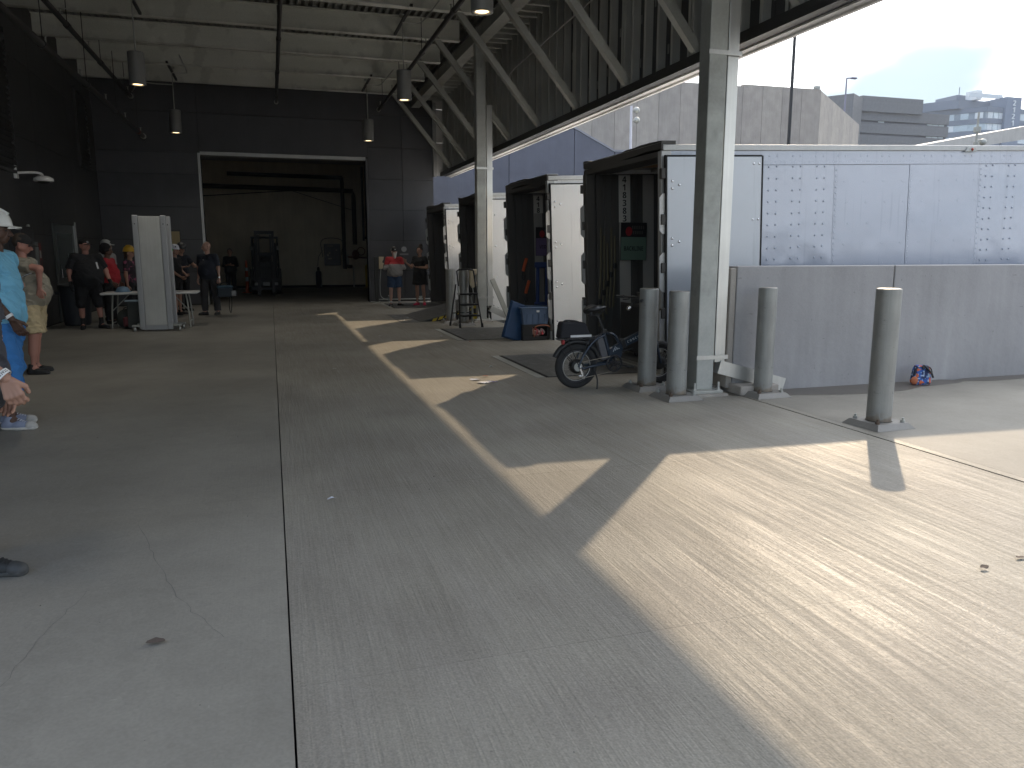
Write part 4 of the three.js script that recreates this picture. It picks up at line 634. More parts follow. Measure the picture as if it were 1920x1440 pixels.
// ---------------------------------------------------------------- ladder, bar, bins
{
  const t = thing('step_ladder', 'small black three-step ladder standing before the far bollards', 'step ladder', [3.94, 0, -16.02], 0.12); const m = mat(G(0.014), 0.45, 0.3);
  build('front_rail', tube([[-0.25, 0.0, 0.28], [-0.2, 0.7, 0.09], [-0.19, 1.12, -0.04], [-0.15, 1.2, -0.06], [0.15, 1.2, -0.06], [0.19, 1.12, -0.04], [0.2, 0.7, 0.09], [0.25, 0.0, 0.28]], 0.017, 70, 8), m, t);
  for (const s of [-1, 1]) { build('rear_leg', rod([s * 0.26, 0, -0.32], [s * 0.225, 0.9, -0.03], 0.015), m, t); build('rubber_foot', [rod([s * 0.25, 0, 0.28], [s * 0.25, 0.08, 0.26], 0.026), rod([s * 0.26, 0, -0.32], [s * 0.258, 0.08, -0.3], 0.024)], M.rubber, t); build('grip', rod([s * 0.20, 0.68, 0.1], [s * 0.2, 0.86, 0.045], 0.02), s < 0 ? M.galv : m, t); }
  build('rear_brace', rod([-0.25, 0.28, -0.23], [0.25, 0.28, -0.23], 0.011), m, t);
  [[0.25, 0.24], [0.48, 0.18], [0.70, 0.12]].forEach(([y, z]) => build('step', rbox(0.4, 0.035, 0.19, 0.012, 0, y, z - 0.04), m, t));
  solo('steel_bar', [bar([4.66, 0.98, -16.55], [5.0, 0.01, -16.2], 0.04, 0.10, [1, 0.35, 0])], M.galvDull, 'grey steel bar leaning beside the far column', 'bar');
  const b = thing('storage_bin', 'blue plastic storage bin set on top of the black crate', 'storage bin', [4.5, 0.29, -13.3], 0.05); const bl = mat([0.11, 0.165, 0.27], 0.5, 0, { map: dustMap });
  const wall = (w0, w1, d0, d1, y0, y1) => { const g = new THREE.CylinderGeometry(Math.SQRT1_2, Math.SQRT1_2 * (w0 / w1), y1 - y0, 4, 1, true).rotateY(Math.PI / 4); const p = g.attributes.position; for (let i = 0; i < p.count; i++) { const top = p.getY(i) > 0, w = top ? w1 : w0, d = top ? d1 : d0; p.setXYZ(i, Math.sign(p.getX(i)) * w / 2, (top ? y1 : y0), Math.sign(p.getZ(i)) * d / 2); } const q = g.toNonIndexed(); q.computeVertexNormals(); return q; };
  build('tub', [wall(0.47, 0.54, 0.34, 0.40, 0, 0.30), box(0.47, 0.006, 0.34, 0, 0.004, 0)], bl, b); build('upper_band', [wall(0.535, 0.56, 0.39, 0.42, 0.19, 0.28)], bl, b);
  build('rim', [rspan(-0.315, 0.315, 0.285, 0.315, 0.19, 0.235, 0.01), rspan(-0.315, 0.315, 0.285, 0.315, -0.235, -0.19, 0.01), rspan(-0.315, -0.27, 0.285, 0.315, -0.19, 0.19, 0.01), rspan(0.27, 0.315, 0.285, 0.315, -0.19, 0.19, 0.01)], bl, b);
  build('rib', [-0.17, -0.06, 0.06, 0.17].map((x) => box(0.008, 0.19, 0.02, x, 0.1, 0.182, 0.1)), bl, b); build('label', box(0.055, 0.035, 0.004, 0.03, 0.235, 0.207), M.paper, b);
  const c = thing('black_crate', 'black plastic crate of clutter with an open front under the blue bin', 'crate', [4.5, 0, -13.28], 0.03);
  build('shell', [rspan(-0.25, 0.25, 0, 0.02, -0.18, 0.18, 0.006), rspan(-0.25, -0.22, 0, 0.29, -0.18, 0.18, 0.006), rspan(0.22, 0.25, 0, 0.29, -0.18, 0.18, 0.006), rspan(-0.22, 0.22, 0, 0.29, -0.18, -0.16, 0.006), rspan(-0.22, 0.22, 0, 0.07, 0.16, 0.18, 0.006), rspan(-0.22, -0.07, 0.07, 0.25, 0.16, 0.18, 0.006), rspan(-0.22, 0.22, 0.24, 0.285, 0.16, 0.18, 0.006)], mat(G(0.016), 0.6), c);
  const cl = thing('clutter', 'red and pale odds and ends inside the black crate', 'odds and ends', [4.57, 0.05, -13.2]); for (let i = 0; i < 12; i++) build(i % 3 ? 'scrap' : 'red_scrap', rbox(0.05 + 0.04 * rnd(), 0.05 + 0.05 * rnd(), 0.04, 0.008, (rnd() - 0.5) * 0.24, 0.03 + rnd() * 0.11, rnd() * 0.06, rnd(), rnd() * 3, rnd()), i % 3 ? mat([0.25 + 0.2 * rnd(), 0.24, 0.22], 0.6) : mat([0.5, 0.05, 0.06], 0.5), cl);
  build('cord', tube([[-0.03, 0.05, 0.17], [-0.04, 0.22, 0.2], [0.05, 0.275, 0.23], [0.19, 0.27, 0.24], [0.30, 0.2, 0.21], [0.34, 0.1, 0.17]], 0.009, 40, 6), mat([0.45, 0.16, 0.08], 0.5), c);
  const l = thing('bin_lid', 'dark blue bin lid leaning on its edge against the bin stack', 'bin lid', [4.03, 0.0, -13.15]); const lm = mat([0.012, 0.045, 0.115], 0.45);
  const lid = rbox(0.40, 0.66, 0.05, 0.03, 0, 0.33, 0); const tilt = (g) => g.rotateY(0.35).rotateZ(-0.30).rotateX(-0.12).translate(0.03, 0.03, 0); build('panel', tilt(lid), lm, l); build('lip', tilt(rbox(0.42, 0.68, 0.02, 0.009, 0, 0.33, -0.03)), lm, l);
}
// ---------------------------------------------------------------- walk-through scanner, table, bin
{
  const t = thing('walkthrough_scanner', 'tall pale grey walk-through metal detector seen from the side on castors', 'metal detector', [-2.26, 0, -16.95], -0.06);
  const face = mat([0.70, 0.70, 0.67], 0.55, 0, { map: dustMap }), edge = mat([0.42, 0.425, 0.435], 0.5, 0.1);
  for (const z of [0, -0.46]) {
    build('side_panel', rspan(-0.20, 0.2, 0.13, 2.27, z - 0.028, z + 0.028, 0.01), face, t); build('edge_post', [rspan(-0.31, -0.205, 0.03, 2.29, z - 0.045, z + 0.045, 0.02)], edge, t); build('edge_post', [rspan(0.205, 0.31, 0.03, 2.29, z - 0.045, z + 0.045, 0.02)], edge, t);
    build('foot_rail', rspan(-0.205, 0.205, 0.03, 0.13, z - 0.04, z + 0.04, 0.01), edge, t);
    build('screw', [-0.26, 0.26].map((x) => ball(0.012, x, 2.12, z + 0.046, 1, 1, 0.4, 8, 6)), M.iron, t);
    for (const s of [-1, 1]) { build('castor_arm', rspan(Math.min(s * 0.31, s * 0.46), Math.max(s * 0.31, s * 0.46), 0.09, 0.13, z - 0.05, z + 0.05, 0.01), M.galv, t); build('castor', put(new THREE.CylinderGeometry(0.05, 0.05, 0.035, 16), s * 0.42, 0.05, z, 0, 0.4, Math.PI / 2), M.galvBright, t); }
  }
  build('header', rspan(-0.22, 0.22, 2.06, 2.26, -0.43, -0.03, 0.01), face, t); build('status_light', box(0.012, 0.05, 0.012, 0.314, 1.62, -0.46), mat([0.05, 0.5, 0.1], 0.4), t);
  const q = thing('folding_table', 'long white folding table behind the scanner', 'table', [-2.45, 0, -17.95]);
  build('top', rbox(1.86, 0.045, 0.74, 0.02, 0, 0.725, 0), mat([0.62, 0.62, 0.60], 0.4), q);
  for (const s of [-1, 1]) { build('leg', tube([[s * 0.7, 0.7, 0.28], [s * 0.73, 0.4, 0.3], [s * 0.75, 0.0, 0.31]], 0.015, 16, 8), M.galvDull, q); build('leg', tube([[s * 0.7, 0.7, -0.28], [s * 0.73, 0.4, -0.3], [s * 0.75, 0.0, -0.31]], 0.015, 16, 8), M.galvDull, q); build('leg_brace', rod([s * 0.72, 0.38, 0.28], [s * 0.42, 0.7, 0.1], 0.011), M.galvDull, q); build('cross_rail', rod([s * 0.74, 0.12, 0.3], [s * 0.74, 0.12, -0.3], 0.011), M.galvDull, q); }
  const h = thing('blue_hat', 'pale blue helmet lying upside on the table end by the red shirt', 'helmet', [-3.0, 0.748, -17.95]); build('shell', lathe([[0.14, 0], [0.13, 0.05], [0.09, 0.1], [0, 0.12]], 20), mat([0.13, 0.22, 0.32], 0.5), h); build('brim', lathe([[0.13, 0.0], [0.17, 0.0], [0.165, 0.012], [0.13, 0.012]], 20), mat([0.13, 0.22, 0.32], 0.5), h);
  const w = thing('wheeled_bin', 'large black round bin behind the big man at the left', 'bin', [-4.1, 0, -18.9]); const bm = mat([0.022, 0.026, 0.032], 0.5);
  build('barrel', lathe([[0, 0.02], [0.24, 0.0], [0.26, 0.03], [0.31, 0.82], [0.33, 0.84], [0.33, 0.88], [0.29, 0.88], [0.28, 0.6], [0, 0.5]], 28), bm, w); build('rim', ring(0.32, 0.022, 0, 0, 0).rotateX(Math.PI / 2).translate(0, 0.87, 0), mat([0.12, 0.12, 0.115], 0.6), w); build('handle', [rbox(0.1, 0.06, 0.08, 0.02, 0.34, 0.7, 0), rbox(0.1, 0.06, 0.08, 0.02, -0.34, 0.7, 0)], bm, w);
  const k = thing('backpack', 'dark backpack heap under the left end of the table', 'bag', [-2.92, 0, -17.75], 0.3); build('body', ball(0.22, 0, 0.2, 0, 1, 0.95, 0.75), mat([0.03, 0.035, 0.03], 0.85), k); build('pocket', rbox(0.26, 0.2, 0.1, 0.04, 0.02, 0.15, 0.15), mat([0.12, 0.02, 0.025], 0.7), k); build('strap', tube([[-0.08, 0.36, 0.05], [-0.04, 0.43, 0], [0.06, 0.43, 0], [0.1, 0.36, 0.05]], 0.012, 16, 6), M.black, k);
  const n = thing('laptop_tray', 'pale tray on a dark stand under the table end', 'tray', [-2.78, 0.34, -17.6]); build('tray', rbox(0.28, 0.03, 0.2, 0.01, 0, 0.24, 0), mat([0.30, 0.38, 0.45], 0.5), n); build('stand', rbox(0.22, 0.56, 0.16, 0.02, 0, -0.05, -0.02), mat([0.05, 0.055, 0.05], 0.7), n);
}
// ---------------------------------------------------------------- forklift (mast towards the camera)
{
  const t = thing('forklift', 'dark forklift parked in the inner bay with its mast to the front', 'forklift', [-0.2, 0, -30.6]); const m = mat([0.016, 0.017, 0.019], 0.55, 0.2), b = mat([0.02, 0.021, 0.023], 0.6), yl = mat([0.035, 0.037, 0.04], 0.6);
  for (const s of [-1, 1]) { build('mast_rail', rspan(s * 0.30 - 0.05, s * 0.3 + 0.05, 0.1, 2.32, 0.1, 0.22, 0.01), m, t); build('inner_rail', rspan(s * 0.21 - 0.03, s * 0.21 + 0.03, 0.15, 2.2, 0.12, 0.2, 0.01), m, t); build('lift_cylinder', rod([s * 0.39, 0.3, 0.05], [s * 0.39, 1.9, 0.05], 0.04), M.iron, t);
    const w = build('wheel', put(new THREE.CylinderGeometry(0.33, 0.33, 0.2, 26), s * 0.44, 0.33, -0.25, 0, 0, Math.PI / 2), M.rubber, t); build('rim', put(new THREE.CylinderGeometry(0.18, 0.18, 0.21, 18), s * 0.44, 0.33, -0.25, 0, 0, Math.PI / 2), M.galvDull, w); build('wheel', put(new THREE.CylinderGeometry(0.26, 0.26, 0.18, 22), s * 0.4, 0.26, -1.75, 0, 0, Math.PI / 2), M.rubber, t);
    build('fork', [rspan(s * 0.25 - 0.05, s * 0.25 + 0.05, 0.02, 0.06, 0.35, 1.35, 0.008), rspan(s * 0.25 - 0.05, s * 0.25 + 0.05, 0.02, 0.55, 0.30, 0.36, 0.008)], M.iron, t);
    build('guard_post', [rod([s * 0.48, 0.9, -0.35], [s * 0.46, 2.1, -0.55], 0.03), rod([s * 0.48, 1.0, -1.6], [s * 0.46, 2.1, -1.5], 0.03)], m, t); build('side_skirt', rspan(s * 0.5 - 0.06, s * 0.5 + 0.06, 0.15, 0.95, -0.6, -0.05, 0.03), b, t); build('headlight', put(lathe([[0, 0.03], [0.07, 0.02], [0.08, -0.05], [0, -0.06]], 16), s * 0.46, 1.72, -0.3, Math.PI / 2), M.galvDull, t); }
  build('cross_bar', [rspan(-0.35, 0.35, 2.22, 2.34, 0.1, 0.2, 0.01), rspan(-0.3, 0.3, 1.45, 1.55, 0.12, 0.18, 0.01), rspan(-0.3, 0.3, 0.95, 1.05, 0.12, 0.18, 0.01)], m, t);
  build('carriage', [rspan(-0.5, 0.5, 0.52, 0.62, 0.24, 0.3, 0.01), rspan(-0.5, 0.5, 0.18, 0.26, 0.24, 0.3, 0.01)], m, t); build('load_backrest', [-0.4, -0.2, 0, 0.2, 0.4].map((x) => rspan(x - 0.012, x + 0.012, 0.62, 1.25, 0.25, 0.275, 0.004)), m, t); build('attachment', [rbox(0.2, 0.1, 0.05, 0.01, -0.32, 0.4, 0.33), rbox(0.24, 0.13, 0.05, 0.01, 0, 0.4, 0.33), rbox(0.2, 0.1, 0.05, 0.01, 0.32, 0.4, 0.33)], mat([0.22, 0.22, 0.22], 0.5, 0.5), t);
  build('body', [rspan(-0.48, 0.48, 0.25, 0.95, -2.0, -0.6, 0.08), rspan(-0.45, 0.45, 0.9, 1.2, -2.05, -1.4, 0.1), rspan(-0.4, 0.4, 0.3, 1.2, -0.6, -0.35, 0.05)], yl, t); build('overhead_guard', [rspan(-0.5, 0.5, 2.08, 2.15, -1.6, -0.45, 0.03)], m, t); build('seat', [rspan(-0.22, 0.22, 0.95, 1.1, -1.35, -0.9, 0.04), rspan(-0.22, 0.22, 1.1, 1.55, -1.42, -1.3, 0.04)], M.black, t); build('steering_wheel', put(new THREE.TorusGeometry(0.15, 0.015, 8, 24), 0, 1.3, -0.62, -1.0), M.black, t);
}
// ---------------------------------------------------------------- bag by the wall, litter
{
  const t = thing('lunch_bag', 'small blue and orange patterned lunch bag standing by the grey wall', 'bag', [7.4, 0, -7.28], -0.25);
  const tx = tex(256, (u, v) => { const n = fbm(u * 7, v * 7, 3, 7), o = vnoise(u * 9 + 40, v * 9 + 7, 9, 9), w = vnoise(u * 20, v * 20 + 5, 20, 20); return o > 0.66 ? [0.55, 0.13, 0.05] : w > 0.72 ? [0.35, 0.45, 0.6] : n > 0.52 ? [0.03, 0.10, 0.36] : [0.015, 0.03, 0.10]; }, 0.35);
  const m = mat(G(1), 0.7, 0, { map: tx });
  const g = new RoundedBoxGeometry(0.24, 0.24, 0.15, 5, 0.05); const p = g.attributes.position; for (let i = 0; i < p.count; i++) { const y = p.getY(i) + 0.12, k = 1 - 0.26 * Math.pow(y / 0.24, 2) + 0.06 * Math.sin(y * 40 + p.getX(i) * 30); p.setXYZ(i, p.getX(i) * k, y, p.getZ(i) * (1 - 0.3 * y / 0.24)); } g.computeVertexNormals();
  build('body', g, m, t); build('handle', tube([[-0.02, 0.2, 0.07], [0.0, 0.24, 0.05], [0.07, 0.16, 0.085], [0.11, 0.1, 0.07]], 0.012, 20, 6), M.black, t); build('zip', tube([[-0.11, 0.13, 0.06], [-0.08, 0.21, 0.045], [0.07, 0.22, 0.045], [0.11, 0.13, 0.06]], 0.006, 24, 6), M.black, t); build('side_pocket', ball(0.05, -0.1, 0.06, 0.05, 1, 1, 0.5), mat([0.4, 0.12, 0.05], 0.7), t);
  const scrap = (x, z, r, m, lab, cat, s, y = 0.006) => { const b = blot(numbered('litter_' + cat), 0, 0, r, r * 0.55, m, y, scene, s); b.position.set(x, 0, z); tag(b, lab, cat); const q = b.geometry.attributes.position; for (let i = 0; i < q.count; i++) q.setY(i, y + 0.016 * vnoise(q.getX(i) * 40 + 9, q.getZ(i) * 40 + s)); b.geometry.computeVertexNormals(); return b; };
  const leafM = mat([0.11, 0.085, 0.07], 0.9), paperM = mat([0.66, 0.66, 0.70], 0.8), purple = mat([0.22, 0.2, 0.42], 0.7);
  scrap(-0.53, -3.22, 0.038, leafM, 'brown curled leaf on the shaded floor at lower left', 'leaf', 3); scrap(3.36, -2.8, 0.027, leafM, 'small dark leaf on the sunlit floor at lower right', 'leaf', 7); scrap(3.66, -2.85, 0.026, leafM, 'dark leaf at the right picture edge on the sunlit floor', 'leaf', 9);
  scrap(2.42, -8.95, 0.11, paperM, 'white torn paper in the sunlit triangle left of the bicycle', 'paper', 12); scrap(2.52, -8.95, 0.06, purple, 'purple paper scrap beside the torn white paper', 'paper', 15); scrap(2.36, -9.18, 0.07, paperM, 'smaller white scrap just behind the torn paper', 'paper', 18);
  for (const [x, z, l] of [[0.3, -4.9, 'tiny white speck of paper near the floor joint'], [0.75, -10.6, 'white scrap on the dark floor left of the sun strip'], [2.85, -10.2, 'white scrap in the shade right of the sun strip'], [1.9, -14.6, 'white scrap beside the far sun triangle'], [3.0, -14.2, 'white scrap near the flush dock plate']]) scrap(x, z, 0.03, paperM, l, 'paper', x * 5);
  scrap(2.55, -9.4, 0.04, mat([0.5, 0.15, 0.1], 0.8), 'orange scrap near the torn white paper', 'paper', 21); scrap(3.3, -13.2, 0.03, mat([0.3, 0.04, 0.03], 0.8), 'red scrap on the floor before the bin lid', 'paper', 25);
  const peb = []; for (let i = 0; i < 150; i++) { const x = -3 + rnd() * 9, z = -1.6 - Math.pow(rnd(), 1.6) * 14; peb.push(new THREE.TetrahedronGeometry(0.002 + 0.004 * rnd() * rnd()).translate(x, 0.003, z)); }
  const gr = stuff(build('grit', peb, mat([0.20, 0.19, 0.17], 0.9), scene)); tag(gr, 'fine grit and crumbs scattered over the concrete', 'grit'); gr.userData.kind = 'stuff';
}
// ---------------------------------------------------------------- electric bicycle
{
  const t = thing('electric_bicycle', 'dark blue folding electric bicycle parked behind the bollards', 'bicycle', [3.35, 0, -8.3], 0.0); t.rotation.x = 0.03;
  const fr = mat([0.018, 0.032, 0.055], 0.32, 0.3, { clearcoat: 0.6 }), bk = mat(G(0.016), 0.45), R = 0.262;
  const wheel = (x) => {
    const w = build('tyre', put(new THREE.TorusGeometry(R - 0.036, 0.037, 14, 64), x, R, 0), M.rubber, t);
    build('rim', [ring(R - 0.085, 0.014, x, R, 0, 8, 56), ring(R - 0.075, 0.01, x, R, 0.012, 8, 56), ring(R - 0.075, 0.01, x, R, -0.012, 8, 56)], mat([0.05, 0.05, 0.055], 0.3, 0.6), w); build('rim_edge', ring(R - 0.092, 0.004, x, R, 0.016, 6, 56), M.galvBright, w);
    const sp = []; for (let i = 0; i < 28; i++) { const a = i / 28 * Math.PI * 2, b = a + (i % 2 ? 0.5 : -0.5), s = i % 4 < 2 ? 0.03 : -0.03; sp.push(rod([x + 0.06 * Math.cos(b), R + 0.06 * Math.sin(b), s], [x + (R - 0.09) * Math.cos(a), R + (R - 0.09) * Math.sin(a), 0], 0.0015, 0.0015, 5)); } build('spokes', sp, M.galvDull, w);
    build('hub', put(lathe([[0, 0.05], [0.05, 0.05], [0.085, 0.03], [0.085, -0.03], [0.05, -0.05], [0, -0.05]], 24), x, R, 0, Math.PI / 2), bk, w);
  };
  wheel(0); wheel(1.07);
  for (const s of [-1, 1]) { build('chain_stay', tube([[0, R, s * 0.07], [0.08, R - 0.02, s * 0.07], [0.14, R - 0.005, s * 0.06], [0.42, R + 0.025, s * 0.04]], 0.016, 20), fr, t); build('seat_stay', tube([[0, R, s * 0.07], [0.08, R + 0.16, s * 0.07], [0.2, R + 0.3, s * 0.06], [0.345, R + 0.36, s * 0.03]], 0.013, 20), fr, t); }
  build('seat_tube', rod([0.33, 0.66, 0], [0.45, 0.27, 0], 0.026), fr, t); build('gusset', tube([[0.36, 0.64, 0], [0.47, 0.615, 0], [0.55, 0.50, 0]], 0.016, 20), fr, t);
  build('main_beam', [slabOf([[0.40, 0.33], [0.56, 0.36], [0.58, 0.46], [0.57, 0.53], [0.46, 0.46], [0.41, 0.44]], 0.05, 0.01).translate(0, 0, -0.025)], fr, t); build('main_tube', [bar([0.55, 0.49, 0], [0.94, 0.66, 0], 0.055, 0.085, [0, 1, 0])], fr, t); build('hinge', [rbox(0.06, 0.13, 0.09, 0.015, 0.585, 0.505, 0, 0, 0, 0.4), rod([0.56, 0.42, 0.05], [0.70, 0.46, 0.06], 0.01)], bk, t);
  build('head_tube', rod([0.93, 0.78, 0], [0.985, 0.58, 0], 0.032), fr, t); for (const s of [-1, 1]) build('fork_leg', tube([[0.985, 0.58, s * 0.05], [1.02, 0.45, s * 0.058], [1.07, R, s * 0.06]], 0.017, 16), fr, t);
  build('stem', [rod([0.93, 0.78, 0], [0.80, 1.03, 0], 0.02), rbox(0.07, 0.05, 0.06, 0.015, 0.925, 0.8, 0)], fr, t); build('handlebar', tube([[0.66, 1.04, 0.30], [0.74, 1.04, 0.2], [0.80, 1.045, 0.06], [0.80, 1.045, -0.06], [0.74, 1.04, -0.2], [0.66, 1.04, -0.30]], 0.012, 40), bk, t);
  for (const s of [-1, 1]) { build('grip', rod([0.64, 1.04, s * 0.33], [0.70, 1.04, s * 0.25], 0.018), bk, t); build('brake_lever', tube([[0.74, 1.03, s * 0.2], [0.77, 1.01, s * 0.25], [0.72, 1.0, s * 0.32]], 0.007, 14, 6), bk, t); }
  build('display', rbox(0.025, 0.07, 0.09, 0.008, 0.78, 1.08, 0.0, 0, 0, 0.5), bk, t); build('brake_cable', [tube([[0.76, 1.03, 0.18], [0.88, 1.0, 0.1], [0.98, 0.85, 0.05], [0.99, 0.62, 0.03]], 0.004, 24, 6), tube([[0.76, 1.03, -0.18], [0.9, 0.96, -0.1], [0.86, 0.72, 0.04], [0.6, 0.56, 0.05]], 0.004, 24, 6)], bk, t);
  build('headlight', [put(lathe([[0, 0.03], [0.03, 0.025], [0.035, 0.0], [0.02, -0.03], [0, -0.03]], 16), 0.98, 0.82, 0.02, 0, 0, -Math.PI / 2)], M.chrome, t); build('bell', ball(0.028, 0.60, 0.935, 0.1), M.chrome, t); build('bell_clamp', rod([0.60, 0.94, 0.1], [0.68, 1.02, 0.12], 0.006), M.iron, t);
  build('seat_post', rod([0.345, 0.64, 0], [0.245, 0.87, 0], 0.0155), bk, t); build('seat_clamp', [rbox(0.06, 0.05, 0.06, 0.012, 0.34, 0.665, 0), tube([[0.36, 0.66, 0.03], [0.4, 0.64, 0.05], [0.42, 0.62, 0.05]], 0.007, 10, 6)], bk, t);
  { const pts = []; const g = new THREE.SphereGeometry(1, 30, 18); const p = g.attributes.position; for (let i = 0; i < p.count; i++) { let x = p.getX(i), y = p.getY(i), z = p.getZ(i); const s = sstep(-0.2, 0.7, x); p.setXYZ(i, 0.22 + x * 0.145, 0.925 + y * lerp(0.05, 0.03, s) + 0.018 * x - 0.012 * (1 - s) * Math.cos(z * 4), z * lerp(0.105, 0.03, s)); } g.computeVertexNormals(); build('saddle', g, mat(G(0.016), 0.35), t); }
  build('saddle_spring', [rod([0.15, 0.86, 0.05], [0.15, 0.90, 0.05], 0.018), rod([0.15, 0.86, -0.05], [0.15, 0.90, -0.05], 0.018), tube([[0.12, 0.86, 0.04], [0.25, 0.86, 0.03], [0.34, 0.92, 0.01]], 0.006, 14, 6)], M.iron, t);
  build('battery', rbox(0.085, 0.30, 0.075, 0.015, 0.315, 0.47, 0.0, 0, 0, 0.30), mat([0.10, 0.10, 0.11], 0.45), t);
  build('rack', [rod([-0.24, 0.585, 0.05], [0.24, 0.585, 0.05], 0.007), rod([-0.24, 0.585, -0.05], [0.24, 0.585, -0.05], 0.007), rod([-0.24, 0.585, 0.05], [-0.24, 0.585, -0.05], 0.007), rod([0.0, R + 0.02, 0.075], [-0.13, 0.58, 0.055], 0.006), rod([0.0, R + 0.02, 0.075], [0.13, 0.58, 0.055], 0.006), rod([0.0, R + 0.02, -0.075], [-0.13, 0.58, -0.055], 0.006), rod([0.0, R + 0.02, -0.075], [0.13, 0.58, -0.055], 0.006), rod([0.2, 0.585, 0.04], [0.34, 0.66, 0.02], 0.006)], M.iron, t); build('tail_light', rbox(0.03, 0.05, 0.06, 0.008, -0.185, 0.555, 0.03), mat([0.35, 0.02, 0.02], 0.3), t);
  { const pr = []; for (let i = 0; i <= 20; i++) { const a = lerp(0.35, 2.75, i / 20); pr.push([(R + 0.03) * Math.cos(a), R + (R + 0.03) * Math.sin(a), 0]); } build('mudguard', tube(pr, 0.03, 40, 8).scale(1, 1, 1.2), bk, t); build('mudguard_stay', [rod([0, R, 0.07], [-0.2, R + 0.2, 0.05], 0.004), rod([0, R, -0.07], [-0.2, R + 0.2, -0.05], 0.004)], M.iron, t); }
  const cr = build('chainring', [put(new THREE.TorusGeometry(0.092, 0.012, 8, 44), 0.46, 0.285, 0.06), ...[0, 1, 2, 3, 4].map((i) => { const a = i / 5 * Math.PI * 2 + 0.3; return bar([0.46, 0.285, 0.06], [0.46 + 0.09 * Math.cos(a), 0.285 + 0.09 * Math.sin(a), 0.06], 0.012, 0.034, [0, 0, 1]); }), put(new THREE.CylinderGeometry(0.035, 0.035, 0.02, 20), 0.46, 0.285, 0.06, Math.PI / 2)], mat([0.035, 0.035, 0.04], 0.4, 0.4), t);
  build('crank', [bar([0.46, 0.285, 0.08], [0.61, 0.25, 0.085], 0.016, 0.026, [0, 0, 1]), ball(0.012, 0.46, 0.285, 0.088)], M.iron, t); build('crank', bar([0.46, 0.285, -0.08], [0.31, 0.32, -0.085], 0.016, 0.026, [0, 0, 1]), M.iron, t); for (const [x, y, s] of [[0.62, 0.247, 1], [0.31, 0.32, -1]]) build('pedal', rbox(0.085, 0.018, 0.07, 0.006, x + 0.01, y, s * 0.125), M.rubber, t);
  build('chain', [rod([0.45, 0.377, 0.06], [0.02, R + 0.05, 0.06], 0.0045, 0.0045, 6), rod([0.47, 0.195, 0.06], [0.07, R - 0.135, 0.06], 0.0045, 0.0045, 6)], mat([0.42, 0.38, 0.32], 0.4, 0.8), t); build('sprocket', put(new THREE.CylinderGeometry(0.052, 0.045, 0.03, 22), 0, R, 0.058, Math.PI / 2), M.galvDull, t);
  build('derailleur', [bar([0.02, R - 0.02, 0.075], [0.05, R - 0.10, 0.08], 0.02, 0.03, [0, 0, 1]), put(new THREE.CylinderGeometry(0.022, 0.022, 0.012, 14), 0.07, R - 0.125, 0.065, Math.PI / 2), rbox(0.06, 0.03, 0.03, 0.008, 0.03, R - 0.11, 0.075), ball(0.016, 0.02, R + 0.0, 0.085)], M.chrome, t);
  build('kickstand', tube([[0.2, R - 0.02, 0.05], [0.22, 0.12, 0.12], [0.2, 0.01, 0.17]], 0.009, 14, 6), M.iron, t);
  const ang = Math.atan2(0.17, 0.39); const deco = (n, w, h, txt, x, y) => { const c = print(w, h, (k, W, H) => { k.fillStyle = '#182b3a'; k.fillRect(0, 0, W, H); k.fillStyle = '#c8ced2'; txt(k, W, H); }, 256); const g = new THREE.PlaneGeometry(w, h).rotateZ(ang).translate(x, y, 0.0295); build(n, g, mat(G(1), 0.35, 0.1, { map: c }), t, true); };
  deco('lettering', 0.26, 0.05, (k, W, H) => { k.font = `bold ${Math.round(H * 0.72)}px sans-serif`; k.textBaseline = 'middle'; [...'CONCORD'].forEach((s, i) => k.fillText(s, W * (0.02 + i * 0.14), H * 0.52)); }, 0.745, 0.578);
  { const c = print(0.11, 0.07, (k, W, H) => { k.fillStyle = '#182b3a'; k.fillRect(0, 0, W, H); k.strokeStyle = '#c8ced2'; k.lineWidth = W * 0.06; [[.1, .95, .35, .05], [.32, .75, .5, .2], [.52, .6, .66, .3], [.72, .5, .82, .36]].forEach(([a, b, d, e]) => { k.beginPath(); k.moveTo(W * a, H * b); k.lineTo(W * d, H * e); k.stroke(); }); }, 128); build('emblem', new THREE.PlaneGeometry(0.11, 0.07).translate(0.495, 0.45, 0.0365), mat(G(1), 0.35, 0.1, { map: c }), t, true); }
  const b = thing('rack_bag', 'black bag with a white reflective stripe strapped on the bicycle rack', 'bag', [3.32, 0.59, -8.31]);
  { const g = new RoundedBoxGeometry(0.40, 0.19, 0.17, 5, 0.03); const p = g.attributes.position; for (let i = 0; i < p.count; i++) { const y = p.getY(i) + 0.095, x = p.getX(i); p.setXYZ(i, x * (1 - 0.14 * y / 0.19) + (x > 0 ? -0.05 * (y / 0.19) : 0), y + 0.006 * Math.sin(x * 28) * (y > 0.1 ? 1 : 0), p.getZ(i) * (1 - 0.12 * y / 0.19)); } g.computeVertexNormals(); build('body', g, mat([0.013, 0.013, 0.017], 0.8, 0, { bumpMap: clothBump, bumpScale: 0.0006 }), b); }
  build('reflective_stripe', box(0.26, 0.026, 0.004, 0.06, 0.03, 0.0845), mat([0.62, 0.62, 0.62], 0.4), b); build('top_strap', tube([[-0.14, 0.175, 0], [-0.1, 0.205, 0], [0.0, 0.2, 0.0], [0.06, 0.185, 0]], 0.011, 16, 6), M.black, b);
}
